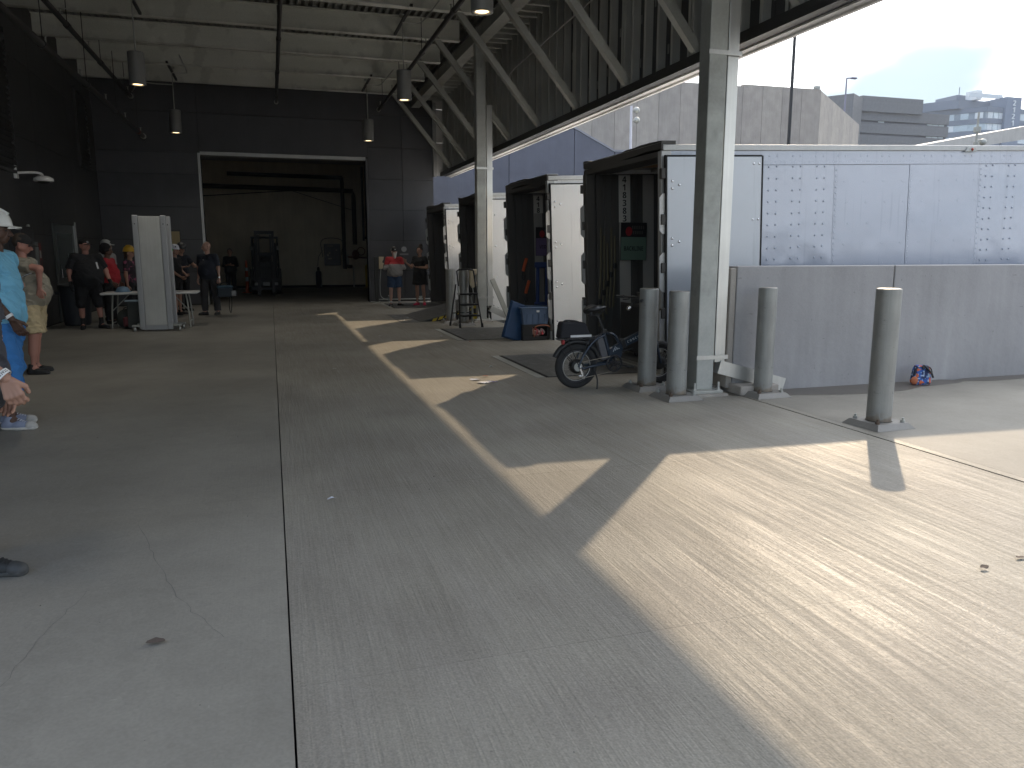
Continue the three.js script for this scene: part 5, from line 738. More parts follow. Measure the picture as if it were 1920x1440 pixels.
// ---------------------------------------------------------------- people
function isoMesh(f, lo, hi, c) {                     // surface nets over a box
  const nx = Math.ceil((hi[0] - lo[0]) / c) + 1, ny = Math.ceil((hi[1] - lo[1]) / c) + 1, nz = Math.ceil((hi[2] - lo[2]) / c) + 1, val = new Float32Array(nx * ny * nz);
  let q = 0; for (let k = 0; k < nz; k++) for (let j = 0; j < ny; j++) for (let i = 0; i < nx; i++) val[q++] = f(lo[0] + i * c, lo[1] + j * c, lo[2] + k * c);
  const idx = new Int32Array(nx * ny * nz).fill(-1), P = [], at = (i, j, k) => i + nx * (j + ny * k);
  const E = [[0, 1], [0, 2], [0, 4], [1, 3], [1, 5], [2, 3], [2, 6], [3, 7], [4, 5], [4, 6], [5, 7], [6, 7]];
  for (let k = 0; k < nz - 1; k++) for (let j = 0; j < ny - 1; j++) for (let i = 0; i < nx - 1; i++) {
    let m = 0; const v = []; for (let n = 0; n < 8; n++) { const w = val[at(i + (n & 1), j + ((n >> 1) & 1), k + (n >> 2))]; v.push(w); if (w < 0) m |= 1 << n; }
    if (m === 0 || m === 255) continue;
    let x = 0, y = 0, z = 0, n = 0; for (const [a, b] of E) if ((v[a] < 0) !== (v[b] < 0)) { const t = v[a] / (v[a] - v[b]); x += lerp(a & 1, b & 1, t); y += lerp((a >> 1) & 1, (b >> 1) & 1, t); z += lerp(a >> 2, b >> 2, t); n++; }
    idx[at(i, j, k)] = P.length / 3; P.push(lo[0] + (i + x / n) * c, lo[1] + (j + y / n) * c, lo[2] + (k + z / n) * c);
  }
  const I = [], quad = (a, b, d, e) => { if (a < 0 || b < 0 || d < 0 || e < 0) return; I.push(a, b, d, a, d, e); };
  for (let k = 1; k < nz - 1; k++) for (let j = 1; j < ny - 1; j++) for (let i = 1; i < nx - 1; i++) {
    const s = val[at(i, j, k)] < 0;
    if (s !== (val[at(i + 1, j, k)] < 0)) quad(idx[at(i, j - 1, k - 1)], idx[at(i, j, k - 1)], idx[at(i, j, k)], idx[at(i, j - 1, k)]);
    if (s !== (val[at(i, j + 1, k)] < 0)) quad(idx[at(i - 1, j, k - 1)], idx[at(i, j, k - 1)], idx[at(i, j, k)], idx[at(i - 1, j, k)]);
    if (s !== (val[at(i, j, k + 1)] < 0)) quad(idx[at(i - 1, j - 1, k)], idx[at(i, j - 1, k)], idx[at(i, j, k)], idx[at(i - 1, j, k)]);
  }
  const N = new Float32Array(P.length), e = c * 0.4;
  for (let i = 0; i < P.length; i += 3) { const x = P[i], y = P[i + 1], z = P[i + 2]; const a = f(x + e, y, z) - f(x - e, y, z), b = f(x, y + e, z) - f(x, y - e, z), d = f(x, y, z + e) - f(x, y, z - e), l = Math.hypot(a, b, d) || 1; N[i] = a / l; N[i + 1] = b / l; N[i + 2] = d / l; }
  for (let i = 0; i < I.length; i += 3) { const [a, b, d] = [I[i] * 3, I[i + 1] * 3, I[i + 2] * 3], ux = P[b] - P[a], uy = P[b + 1] - P[a + 1], uz = P[b + 2] - P[a + 2], vx = P[d] - P[a], vy = P[d + 1] - P[a + 1], vz = P[d + 2] - P[a + 2]; if ((uy * vz - uz * vy) * N[a] + (uz * vx - ux * vz) * N[a + 1] + (ux * vy - uy * vx) * N[a + 2] < 0) { const t = I[i + 1]; I[i + 1] = I[i + 2]; I[i + 2] = t; } }
  const g = new THREE.BufferGeometry(); g.setAttribute('position', new THREE.Float32BufferAttribute(P, 3)); g.setAttribute('normal', new THREE.BufferAttribute(N, 3)); g.setIndex(I); return g;
}
// a prim: tapered capsule a-b, radii ra-rb, optional squash of x / z, optional flat end «cut» (at b)
const prim = (a, b, ra, rb, o = {}) => ({ a, b, ra, rb, ...o });
function field(prims, k = 0.03, cuts = [], ripple = 0) {
  const Q = prims.map((p) => { const d = [p.b[0] - p.a[0], p.b[1] - p.a[1], p.b[2] - p.a[2]], l2 = d[0] ** 2 + d[1] ** 2 + d[2] ** 2, l = Math.sqrt(l2) || 1; return { ...p, d, l2: l2 || 1e-9, n: d.map((v) => v / l), zs: p.zs || 1, xs: p.xs || 1 }; });
  return (x, y, z) => {
    let r = 9;
    for (const p of Q) {
      const px = (x - p.a[0]) * p.xs, py = y - p.a[1], pz = (z - p.a[2]) * p.zs, t = clamp((px * p.d[0] + py * p.d[1] + pz * p.d[2]) / p.l2), ex = px - p.d[0] * t, ey = py - p.d[1] * t, ez = pz - p.d[2] * t;
      let d = Math.sqrt(ex * ex + ey * ey + ez * ez) - lerp(p.ra, p.rb, t);
      if (p.cut) d = Math.max(d, (px - p.d[0]) * p.n[0] + (py - p.d[1]) * p.n[1] + (pz - p.d[2]) * p.n[2]);
      const h = Math.max(k - Math.abs(r - d), 0) / k; r = Math.min(r, d) - h * h * k * 0.25;
    }
    if (ripple) r += ripple * (vnoise(x * 14 + 9 + y * 5, y * 7 + z * 9 + 4) - 0.5) + ripple * 0.7 * (Math.abs(vnoise(x * 19 + y * 24 + 31, y * 9 - z * 17 + 50) - 0.5) * 2 - 0.5);
    for (const c of cuts) r = Math.max(r, c[0] * x + c[1] * y + c[2] * z - c[3]);
    return r;
  };
}
function mesh(prims, k, cell, cuts, ripple) {
  const lo = [9, 9, 9], hi = [-9, -9, -9]; for (const p of prims) for (const [q, r] of [[p.a, p.ra], [p.b, p.rb]]) for (let i = 0; i < 3; i++) { lo[i] = Math.min(lo[i], q[i] - r - 2.5 * cell); hi[i] = Math.max(hi[i], q[i] + r + 2.5 * cell); }
  return isoMesh(field(prims, k, cuts, ripple), lo, hi, cell);
}
const add = (a, b, s = 1) => [a[0] + b[0] * s, a[1] + b[1] * s, a[2] + b[2] * s], unit = (a) => { const l = Math.hypot(...a); return a.map((v) => v / l); }, mix = (a, b, t) => a.map((v, i) => lerp(v, b[i], t));
const cross = (a, b) => [a[1] * b[2] - a[2] * b[1], a[2] * b[0] - a[0] * b[2], a[0] * b[1] - a[1] * b[0]];
function handPrims(w, d, thumbDir, curl, right) {           // wrist, pointing direction, side of the thumb, how far the fingers bend
  d = unit(d); let s = add(thumbDir, d, -(thumbDir[0] * d[0] + thumbDir[1] * d[1] + thumbDir[2] * d[2])); s = unit(s); const n = cross(d, s).map((v) => (right ? -v : v)), out = [], L = [0.076, 0.086, 0.08, 0.063];
  [0.031, 0.011, -0.010, -0.029].forEach((o, i) => {
    const base = add(add(w, d, 0.012), s, o * 0.55), kn = add(add(w, d, 0.088 - Math.abs(o) * 0.12), s, o); out.push(prim(base, kn, 0.0145, 0.0125));
    let a = kn, ang = curl * 0.6, l = L[i] * 0.46; for (let k = 0; k < 3; k++) { const dir = add(d.map((v) => v * Math.cos(ang)), n, Math.sin(ang)); const b = add(a, dir, l); out.push(prim(a, b, 0.0105 - k * 0.001, 0.0095 - k * 0.001)); a = b; ang += curl * 0.75; l *= 0.72; }
  });
  let a = add(add(w, d, 0.025), s, 0.026); const t1 = add(add(a, d, 0.035), add(s.map((v) => v * 0.026), n, 0.012 + 0.012 * curl)), t2 = add(add(t1, d, 0.03), add(s.map((v) => v * (0.012 - 0.012 * curl)), n, 0.012 * curl)); out.push(prim(a, t1, 0.015, 0.012), prim(t1, t2, 0.0115, 0.0095));
  return out;
}
function rotY(p, a) { const c = Math.cos(a), s = Math.sin(a); return [p[0] * c + p[2] * s, p[1], -p[0] * s + p[2] * c]; }
function rotX(p, a, oy = 0) { const c = Math.cos(a), s = Math.sin(a), y = p[1] - oy; return [p[0], y * c - p[2] * s + oy, y * s + p[2] * c]; }
const SK = { dark: [0.075, 0.036, 0.022], brown: [0.14, 0.075, 0.05], tan: [0.36, 0.20, 0.14], pale: [0.46, 0.27, 0.205], red: [0.42, 0.20, 0.15] };
// o: at, face (turn about y; 0 looks to +z, 90 degrees to +x), h, g (girth), cell, arms {r, l: {u, f, hand, thumb, curl}}, legs {r, l: {t, s}}, head [yaw, pitch], lean
function person(label, o) {
  const P = thing('person', label, 'person', o.at, (o.face || 0) * Math.PI / 180), K = (o.h || 1.75) / 1.75, inner = new THREE.Group(), cell = o.cell || 0.017, g = o.g || 1, sk = mat(o.skin || SK.pale, 0.55, 0, { sheen: 0.15 }), belly = o.belly || 0, lean = o.lean || 0, fs = o.female ? 0.9 : 1;
  const up = (p) => rotX(p, lean, 0.95), sw = 0.182 * fs * (0.7 + 0.3 * g), gc = 1 + (g - 1) * 0.45;
  const limb = {};
  for (const [side, s] of [['r', -1], ['l', 1]]) {
    const A = { u: [0.12 * s, -1, 0.02], f: [0.02 * s, -1, 0.12], curl: 0.55, ...(o.arms?.[side] || {}) }, sh = up([s * sw, 1.405, -0.01]), el = add(sh, unit(A.u), 0.285), wr = add(el, unit(A.f), 0.245);
    const Lg = { t: [0.02 * s, -1, 0.02], s: [0, -1, -0.03], ...(o.legs?.[side] || {}) }, hip = [s * 0.092 * (0.8 + 0.2 * g), 0.93, 0], kn = add(hip, unit(Lg.t), 0.43), an = add(kn, unit(Lg.s), 0.425);
    limb[side] = { s, sh, el, wr, hd: unit(A.hand || A.f), th: A.thumb || [0, 0, 1], curl: A.curl, hip, kn, an, turn: Lg.turn ?? s * 0.2 };
  }
  const drop = Math.min(limb.r.an[1], limb.l.an[1]) - 0.075;
  const torso = (i) => [prim([-0.07, 0.95, 0], [0.07, 0.95, 0], 0.115 * g + i, 0.115 * g + i, { zs: 1.15 }), prim(up([0, 1.0, 0.01]), up([0, 1.18, 0.005]), 0.125 * g + i + belly * 0.4, 0.128 * (0.4 + 0.6 * g) + i, { xs: 0.82, zs: 1.08 }), prim(up([-0.045, 1.2, 0]), up([-0.06, 1.33, -0.005]), 0.105 * gc + i, 0.092 * gc + i, { zs: 1.08 }), prim(up([0.045, 1.2, 0]), up([0.06, 1.33, -0.005]), 0.105 * gc + i, 0.092 * gc + i, { zs: 1.08 }), prim(up([-sw + 0.02, 1.4, -0.01]), up([sw - 0.02, 1.4, -0.01]), 0.055 + i, 0.055 + i),
    ...(belly ? [prim(up([0, 1.04, 0.05]), up([0, 1.14, 0.06]), 0.125 * g + belly + i, 0.11 * g + belly + i, { xs: 0.85 })] : []), ...(o.female ? [prim(up([-0.06, 1.29, 0.085]), up([0.06, 1.29, 0.085]), 0.055 + i, 0.055 + i)] : [])];
  const arms = (i, t = 1) => ['r', 'l'].flatMap((k) => { const q = limb[k], m = o.armG || 1; const up1 = t < 0.55 ? [prim(q.sh, mix(q.sh, q.el, t / 0.55), 0.053 * m + i, lerp(0.053, 0.042, t / 0.55) * m + i * 1.5, { cut: true })] : [prim(q.sh, q.el, 0.051 * m + i, 0.040 * m + i)]; if (t > 0.55) up1.push(prim(q.el, mix(q.el, q.wr, (t - 0.55) / 0.45), 0.040 * m + i, lerp(0.04, 0.026, (t - 0.55) / 0.45) * m + i, { cut: t < 1 })); return up1; });
  const legs = (i, t = 1, flare = 0) => ['r', 'l'].flatMap((k) => { const q = limb[k]; const a = t < 0.5 ? [prim(q.hip, mix(q.hip, q.kn, t * 2), 0.084 * g + i, lerp(0.084, 0.055, t * 2) * g + i + flare, { cut: true })] : [prim(q.hip, q.kn, 0.084 * g + i, 0.055 * (0.6 + 0.4 * g) + i + flare * 0.6)]; if (t > 0.5) a.push(prim(q.kn, mix(q.kn, q.an, t * 2 - 1), 0.052 * (0.7 + 0.3 * g) + i + flare * 0.6, lerp(0.052, 0.034, t * 2 - 1) + i + flare, { cut: t < 1.01 })); return a; });
  const calf = ['r', 'l'].map((k) => { const q = limb[k]; return prim(add(mix(q.kn, q.an, 0.12), [0, 0, -0.012]), add(mix(q.kn, q.an, 0.5), [0, 0, -0.014]), 0.044, 0.046); });
  const [hy, hp] = o.head || [0, 0], neckTop = up([0, 1.53, 0.005]);
  const hd = (p) => { let q = [p[0], p[1] - 1.53, p[2] - 0.005]; q = rotX(q, hp); q = rotY(q, hy); return add(q, neckTop); };
  const body = [...torso(-0.006), prim(up([0, 1.4, -0.012]), hd([0, 1.58, 0]), 0.056 * (0.7 + 0.3 * g), 0.052 * (0.8 + 0.2 * g)), ...arms(0), ...legs(-0.006), ...calf, ...['r', 'l'].map((k) => prim(limb[k].an, add(limb[k].an, rotY([0, -0.035, 0.1], limb[k].turn)), 0.034, 0.028))];
  const hw = o.headW || 1, head = [prim(hd([0, 1.665, -0.018]), hd([0, 1.655, 0.012]), 0.089 * hw, 0.084 * hw, { xs: 1.12 }), prim(hd([0, 1.625, 0.03]), hd([0, 1.565, 0.052]), 0.066 * hw, 0.038 * hw, { xs: 1.05 }), prim(hd([-0.03, 1.6, 0.02]), hd([0.03, 1.6, 0.02]), 0.052 * hw, 0.052 * hw), prim(hd([0, 1.64, 0.098]), hd([0, 1.607, 0.117]), 0.009, 0.0145), prim(hd([-0.011, 1.603, 0.104]), hd([0.011, 1.603, 0.104]), 0.009, 0.009),
    prim(hd([-0.036, 1.657, 0.083]), hd([0.036, 1.657, 0.083]), 0.012, 0.012), prim(hd([-0.019, 1.577, 0.089]), hd([0.019, 1.577, 0.089]), 0.0085, 0.0085), prim(hd([-0.082 * hw, 1.65, -0.012]), hd([-0.08 * hw, 1.6, -0.005]), 0.016, 0.012), prim(hd([0.082 * hw, 1.65, -0.012]), hd([0.08 * hw, 1.6, -0.005]), 0.016, 0.012), prim(hd([0, 1.6, -0.01]), hd([0, 1.54, -0.005]), 0.054, 0.05)];
  const geo = [mesh(body, 0.035, cell), mesh(head, 0.018, Math.min(0.009, cell * 0.6)), ...['r', 'l'].map((k) => mesh(handPrims(limb[k].wr, limb[k].hd, limb[k].th, limb[k].curl, k === 'r'), 0.008, o.handCell || 0.006))];
  P.add(inner); inner.name = 'figure'; P.remove(inner);
  const piece = (name, gg, m) => { const list = (Array.isArray(gg) ? gg : [gg]).map((q) => { q.translate(0, -drop, 0); q.scale(K, K, K); return q; }); return build(name, list, m, P); };
  piece('body', geo, sk);
  const eyeM = mat(G(0.02), 0.25); piece('eye', [-1, 1].map((s) => { const c = hd([s * 0.031, 1.638, 0.0865]); return ball(0.0105, ...c, 1.25, 0.7, 1, 10, 8); }), eyeM);
  if (!o.noBrow) piece('eyebrow', [-1, 1].map((s) => tube([hd([s * 0.016, 1.661, 0.096]), hd([s * 0.034, 1.666, 0.094]), hd([s * 0.052, 1.659, 0.083])], 0.005, 8, 5)), mat(o.brow || [0.03, 0.02, 0.015], 0.9));
  piece('mouth', tube([hd([-0.022, 1.577, 0.092]), hd([0, 1.576, 0.0985]), hd([0.022, 1.577, 0.092])], 0.0042, 8, 5), mat((o.skin || SK.pale).map((v, i) => v * [0.75, 0.5, 0.5][i]), 0.5));
  const w = o.wear, cl = (c, x = {}) => Array.isArray(c) ? mat(c, 0.85, 0, { sheen: 0.3, sheenRoughness: 0.8, bumpMap: clothBump, bumpScale: 0.0004, ...x }) : c;
  const nk = up([0, 1.478, 0]), nn = unit(rotX([0, 1, 0.28], lean));
  if (w.shirt) piece('shirt', mesh([...torso(0.016 + (w.loose || 0)), ...arms(0.013 + (w.loose || 0) * 0.7, w.sleeve ?? 0.36)], 0.035, cell, [[nn[0], nn[1], nn[2], nn[0] * nk[0] + nn[1] * nk[1] + nn[2] * nk[2]], [0, -1, 0, -(w.hem ?? 0.86)]], cell < 0.0135 ? 0.028 : 0.014), cl(w.shirt));
  if (w.yoke) piece('yoke', mesh([...torso(0.021), ...arms(0.019, w.sleeve ?? 0.36)].filter((p, i) => i >= 2), 0.035, cell, [[nn[0], nn[1], nn[2], nn[0] * nk[0] + nn[1] * nk[1] + nn[2] * nk[2]], [0, -1, 0.1, -1.24]], 0.012), cl(w.yoke));
  if (w.dress) piece('dress', mesh([...torso(0.014), ...arms(0.012, w.sleeve ?? 0.3), prim([-0.05, 1.0, 0], [-0.07, 0.62, 0.01], 0.14 * g, 0.155 * g, { cut: true, zs: 1.1 }), prim([0.05, 1.0, 0], [0.07, 0.62, 0.01], 0.14 * g, 0.155 * g, { cut: true, zs: 1.1 })], 0.04, cell, [[nn[0], nn[1], nn[2], nn[0] * nk[0] + nn[1] * nk[1] + nn[2] * nk[2]]], 0.014), cl(w.dress));
  if (w.pants) piece(w.long ? 'trousers' : 'shorts', mesh([prim([-0.07, 0.95, 0], [0.07, 0.95, 0], 0.115 * g + 0.012, 0.115 * g + 0.012, { zs: 1.12 }), prim([0, 0.95, 0], [0, 1.03, 0.0], 0.12 * g + 0.008, 0.118 * g + 0.008, { xs: 0.82 }), ...legs(0.016, w.leg ?? (w.long ? 0.97 : 0.44), w.flare ?? 0.012)], 0.03, cell, [[0, 1, 0, 1.03]], cell < 0.0135 ? 0.026 : 0.012), cl(w.pants));
  if (w.gloves) piece('gloves', ['r', 'l'].map((k) => mesh([...handPrims(limb[k].wr, limb[k].hd, limb[k].th, limb[k].curl, k === 'r').map((p) => ({ ...p, ra: p.ra + 0.004, rb: p.rb + 0.004 })), prim(add(limb[k].wr, limb[k].hd, -0.04), add(limb[k].wr, limb[k].hd, 0.03), 0.036, 0.032)], 0.01, 0.008)), cl(w.gloves));
  if (w.socks) piece('socks', mesh(['r', 'l'].map((k) => prim(mix(limb[k].kn, limb[k].an, w.sockTop || 0.78), limb[k].an, 0.043, 0.041)), 0.01, cell * 0.7), cl(w.socks));
  const sc = Math.min(cell, 0.011), shoe = (k, i) => { const q = limb[k], b = [q.an[0], q.an[1] - 0.075, q.an[2]], r = (p) => add(b, rotY(p, q.turn)); return [prim(r([0, 0.04, -0.045]), r([0, 0.038, 0.06]), 0.040 + i, 0.042 + i), prim(r([0, 0.036, 0.05]), r([0.004, 0.028, 0.155]), 0.043 + i, 0.036 + i), ...(i ? [] : [prim(r([0, 0.05, -0.02]), r([0, (w.shoeTop ?? 0.085), -0.012]), 0.044, 0.043, { cut: true })])]; };
  for (const k of ['r', 'l']) { const y0 = limb[k].an[1] - 0.075; piece('shoe', mesh(shoe(k, 0), 0.02, sc, [[0, -1, 0, -y0 - 0.012]]), mat(w.shoes || G(0.015), 0.6)); const sole = piece('sole', mesh(shoe(k, 0.006), 0.02, sc * 0.8, [[0, -1, 0, -y0], [0, 1, 0, y0 + 0.027]]), mat(w.sole || G(0.02), 0.7));
    if (w.laces) { const q = limb[k], b = [q.an[0], q.an[1] - 0.075, q.an[2]], r = (p) => add(b, rotY(p, q.turn)); piece('laces', [0, 1, 2, 3, 4].map((i) => tube([r([-0.022, 0.083 - i * 0.006, 0.052 + i * 0.018]), r([0, 0.09 - i * 0.0075, 0.056 + i * 0.018]), r([0.022, 0.083 - i * 0.006, 0.052 + i * 0.018])], 0.004, 8, 5)), mat(w.laces, 0.8)); piece('toe_cap', mesh([prim(r([0, 0.03, 0.135]), r([0.002, 0.026, 0.158]), 0.0405, 0.038)], 0.01, 0.008, [[0, -1, 0, -y0 - 0.014]]), mat(w.sole.map((v) => v * 0.7), 0.6)); } }
  const shell = (i, c0, c1) => [prim(hd([0, 1.67, -0.02]), hd([0, 1.66, 0.008]), (0.089 + i) * hw, (0.085 + i) * hw, { xs: 1.1 })];
  const pl = (n, p) => { let q = rotY(rotX(n, hp), hy); const c = hd(p); return [...q, q[0] * c[0] + q[1] * c[1] + q[2] * c[2]]; };
  const hc = Math.min(cell * 0.7, 0.01);
  if (w.hair) piece('hair', mesh([...shell(0.012), ...(w.longHair ? [prim(hd([0, 1.66, -0.06]), hd([0, 1.42, -0.075]), 0.085, 0.06, { zs: 1.3 }), prim(hd([-0.07, 1.62, -0.02]), hd([-0.085, 1.4, -0.03]), 0.04, 0.03), prim(hd([0.07, 1.62, -0.02]), hd([0.085, 1.4, -0.03]), 0.04, 0.03)] : []), ...(w.bun ? [prim(hd([0, 1.72, -0.08]), hd([0, 1.79, -0.075]), 0.05, 0.055)] : [])], 0.025, hc, [pl([0, -0.75, 1], [0, 1.72, 0.05]), ...(w.longHair ? [] : [pl([0, -1, 0.35], [0, 1.6, -0.02])])], 0.008), mat(w.hair, 0.75));
  if (w.beard) piece('beard', mesh([prim(hd([0, 1.575, 0.055]), hd([0, 1.54 - (w.beardLen || 0), 0.075]), 0.058, 0.035), prim(hd([-0.055, 1.62, 0.02]), hd([0, 1.56, 0.065]), 0.03, 0.035), prim(hd([0.055, 1.62, 0.02]), hd([0, 1.56, 0.065]), 0.03, 0.035), prim(hd([-0.025, 1.592, 0.092]), hd([0.025, 1.592, 0.092]), 0.012, 0.012)], 0.02, hc, [], 0.008), mat(w.beard, 0.95));
  const place = (gs) => { const m = new THREE.Matrix4().makeRotationY(hy).multiply(new THREE.Matrix4().makeRotationX(hp)); m.setPosition(...neckTop); return gs.map((q) => q.translate(0, -1.53, -0.005).applyMatrix4(m)); };
  if (w.hat) {
    const hm = mat(w.hat, w.hatRough ?? 0.35, 0, { clearcoat: w.hatKind === 'cap' ? 0 : 0.5 }), Rr = w.hatKind === 'cap' ? 0.099 : 0.122, y0 = w.hatKind === 'cap' ? 1.685 : 1.69, Hh = w.hatKind === 'cap' ? 0.085 : 0.115;
    const dome = lathe(w.hatKind === 'cap' ? [[0, Hh], [0.03, Hh * 0.97], [0.06, Hh * 0.85], [0.085, Hh * 0.55], [Rr, 0.0], [Rr + 0.001, -0.025]] : [[0, Hh], [0.04, Hh * 0.98], [0.075, Hh * 0.85], [0.102, Hh * 0.6], [0.117, Hh * 0.25], [Rr, 0], [Rr + 0.002, -0.012], [Rr + 0.012, -0.02]], 32).scale(0.93, 1, 1.1).translate(0, y0, -0.01);
    const gs = [dome]; if (w.hatKind === 'hard') { gs.push(tube([[0, y0 + Hh + 0.002, -0.07], [0, y0 + Hh + 0.01, -0.02], [0, y0 + Hh + 0.004, 0.03], [0, y0 + Hh * 0.7, 0.1]], 0.012, 20, 8)); }
    const hatO = piece('hat', place(gs), hm);
    if (w.hatKind !== 'helmet') { const b = new THREE.CylinderGeometry(1, 1, 0.006, 24, 1, false, -Math.PI / 2, Math.PI).scale(0.085, 1, w.hatKind === 'cap' ? 0.085 : 0.07); const p = b.attributes.position; for (let i = 0; i < p.count; i++) p.setY(i, p.getY(i) - 0.02 * (p.getX(i) / 0.085) ** 2 - 0.12 * Math.max(0, p.getZ(i))); b.computeVertexNormals(); piece('brim', place([b.translate(0, y0 - 0.012, Rr * 1.02 - 0.005)]), hm); }
    if (w.hatMark) piece('hat_mark', place([box(0.04, 0.035, 0.006, 0, y0 + 0.02, Rr * 1.1 - 0.008, -0.2)]), mat(w.hatMark, 0.6));
    if (w.hatKind === 'helmet') { piece('vent', place([-1, 1].map((s) => ball(0.02, s * 0.085, y0 + 0.045, 0.06, 0.6, 1, 1, 10, 8))), M.black); piece('chin_strap', [-1, 1].map((s) => tube([hd([s * 0.095, 1.68, 0.01]), hd([s * 0.075, 1.6, 0.03]), hd([s * 0.02, 1.535, 0.06])], 0.006, 12, 5)), M.black); }
  }
  P.userData.j = null; delete P.userData.j;
  return { P, K, drop, limb, hd, up, piece };
}
const DK = [0.010, 0.010, 0.012];
{ // the man in sky blue, nearest at the left edge
  const r = person('man in sky blue t-shirt, blue shorts and white hard hat at left edge', { at: [-2.30, 0, -7.9], face: 84, h: 1.89, cell: 0.0105, handCell: 0.0045, skin: SK.dark, head: [0.05, 0.06], arms: { r: { u: [-0.12, -1, 0.02], f: [0.10, -1, 0.72], hand: [0.15, -1, 0.45], thumb: [0, 0.2, 1], curl: 0.5 }, l: { u: [0.10, -1, -0.12], f: [0, -1, 0.05] } }, legs: { r: { t: [-0.03, -1, 0.06], s: [0, -1, -0.03], turn: -0.05 }, l: { t: [0.08, -1, -0.10], s: [0, -1, -0.1], turn: 0.2 } },
    wear: { shirt: [0.17, 0.44, 0.62], loose: 0.012, hem: 0.84, sleeve: 0.44, pants: [0.035, 0.17, 0.44], leg: 0.70, flare: 0.045, shoes: [0.22, 0.25, 0.34], sole: [0.62, 0.60, 0.56], laces: [0.5, 0.52, 0.58], shoeTop: 0.12, hair: [0.01, 0.008, 0.007], hat: [0.72, 0.72, 0.68], hatKind: 'hard' } });
  const q = r.limb.r, w = mix(q.el, q.wr, 0.86), d = unit(add(q.wr, q.el, -1)); r.piece('wristband', rod(add(w, d, -0.012), add(w, d, 0.012), 0.0345, 0.033, 18), mat(G(0.75), 0.6));
}
{ // the arm and boot that reach in at the left edge
  const r = person('nearest person at the left edge, only wristbanded hand and dark boot in view', { at: [-1.43, 0, -4.32], face: 78, h: 1.80, cell: 0.011, handCell: 0.0035, skin: SK.tan, armG: 1.0, arms: { r: { u: [-0.10, -1, 0.36], f: [0.06, -1, 1.1], hand: [0.05, -1, 0.30], thumb: [0.25, 0.1, 1], curl: 0.9 } }, legs: { r: { t: [-0.02, -1, 0.05], s: [0, -1, 0.02], turn: -0.1 }, l: { t: [0.05, -1, -0.32], s: [0, -1, -0.35] } },
    wear: { shirt: [0.05, 0.05, 0.06], hem: 0.86, pants: [0.05, 0.05, 0.055], leg: 0.40, shoes: [0.02, 0.021, 0.02], sole: [0.07, 0.072, 0.07], laces: [0.02, 0.02, 0.02], shoeTop: 0.12, hair: [0.03, 0.02, 0.015] } });
  const q = r.limb.r, w = mix(q.el, q.wr, 0.93), d = unit(add(q.wr, q.el, -1)); const g = new THREE.CylinderGeometry(0.0385, 0.037, 0.026, 36, 1, true); g.applyQuaternion(new THREE.Quaternion().setFromUnitVectors(V(0, 1, 0), V(...d))); g.translate(...w).translate(0, -r.drop, 0).scale(r.K, r.K, r.K);
  build('wristband', g, mat(G(1), 0.6, 0, { map: print(0.25, 0.026, (c, W, H) => { c.fillStyle = '#dcdcd8'; c.fillRect(0, 0, W, H); c.fillStyle = '#3a3a3a'; c.font = `bold ${Math.round(H * .7)}px sans-serif`; c.textBaseline = 'middle'; for (let i = 0; i < 4; i++) c.fillText('STAFF', W * (i * .25 + .03), H * .55); }, 512) }), r.P, true);
}
person('man in khaki shorts and tan shirt with one arm bent up at left', { at: [-3.0, 0, -11.45], face: 84, h: 1.80, cell: 0.013, g: 1.2, belly: 0.015, skin: SK.red, lean: -0.12, head: [0, 0.3], arms: { r: { u: [-0.15, -0.25, 1], f: [0.15, -1, -0.12], curl: 0.8 }, l: { u: [0.1, -1, -0.05], f: [0, -1, 0.05] } }, legs: { r: { t: [-0.04, -1, 0.06], s: [0, -1, -0.1], turn: -0.1 }, l: { t: [0.06, -1, -0.06], s: [0, -1, -0.1] } },
  wear: { shirt: [0.27, 0.245, 0.19], loose: 0.012, pants: [0.46, 0.37, 0.22], leg: 0.46, flare: 0.035, shoes: G(0.012), shoeTop: 0.13, hair: [0.05, 0.035, 0.025], hat: G(0.015), hatKind: 'cap', hatRough: 0.9 } });
{ const r = person('person in dark grey t-shirt and trousers looking down at a phone', { at: [-3.22, 0, -10.45], face: 86, h: 1.72, cell: 0.013, skin: SK.tan, head: [0, 0.5], arms: { r: { u: [-0.1, -1, 0.55], f: [0.35, 0.18, 0.75], thumb: [0.3, 1, 0], curl: 0.9 }, l: { u: [0.1, -1, 0.45], f: [-0.35, 0.2, 0.75], thumb: [-0.3, 1, 0], curl: 0.9 } },
    wear: { shirt: [0.045, 0.045, 0.05], pants: [0.06, 0.06, 0.065], long: true, shoes: G(0.02), sole: G(0.12), hair: [0.015, 0.012, 0.01], hat: G(0.015), hatKind: 'cap', hatRough: 0.9 } });
  const h = r.limb.r.wr, tt = thing('mobile_phone', 'dark mobile phone held edge-on by the person in dark grey', 'phone', [-2.77, 1.30, -10.38]); build('shell', rbox(0.155, 0.012, 0.08, 0.005, 0, 0, 0, 0, 0, 0.45), M.black, tt); build('pale_edge', rbox(0.157, 0.006, 0.082, 0.002, 0.001, -0.002, 0, 0, 0, 0.45), mat(G(0.55), 0.3), tt); }  // plain pale rim round the phone shell
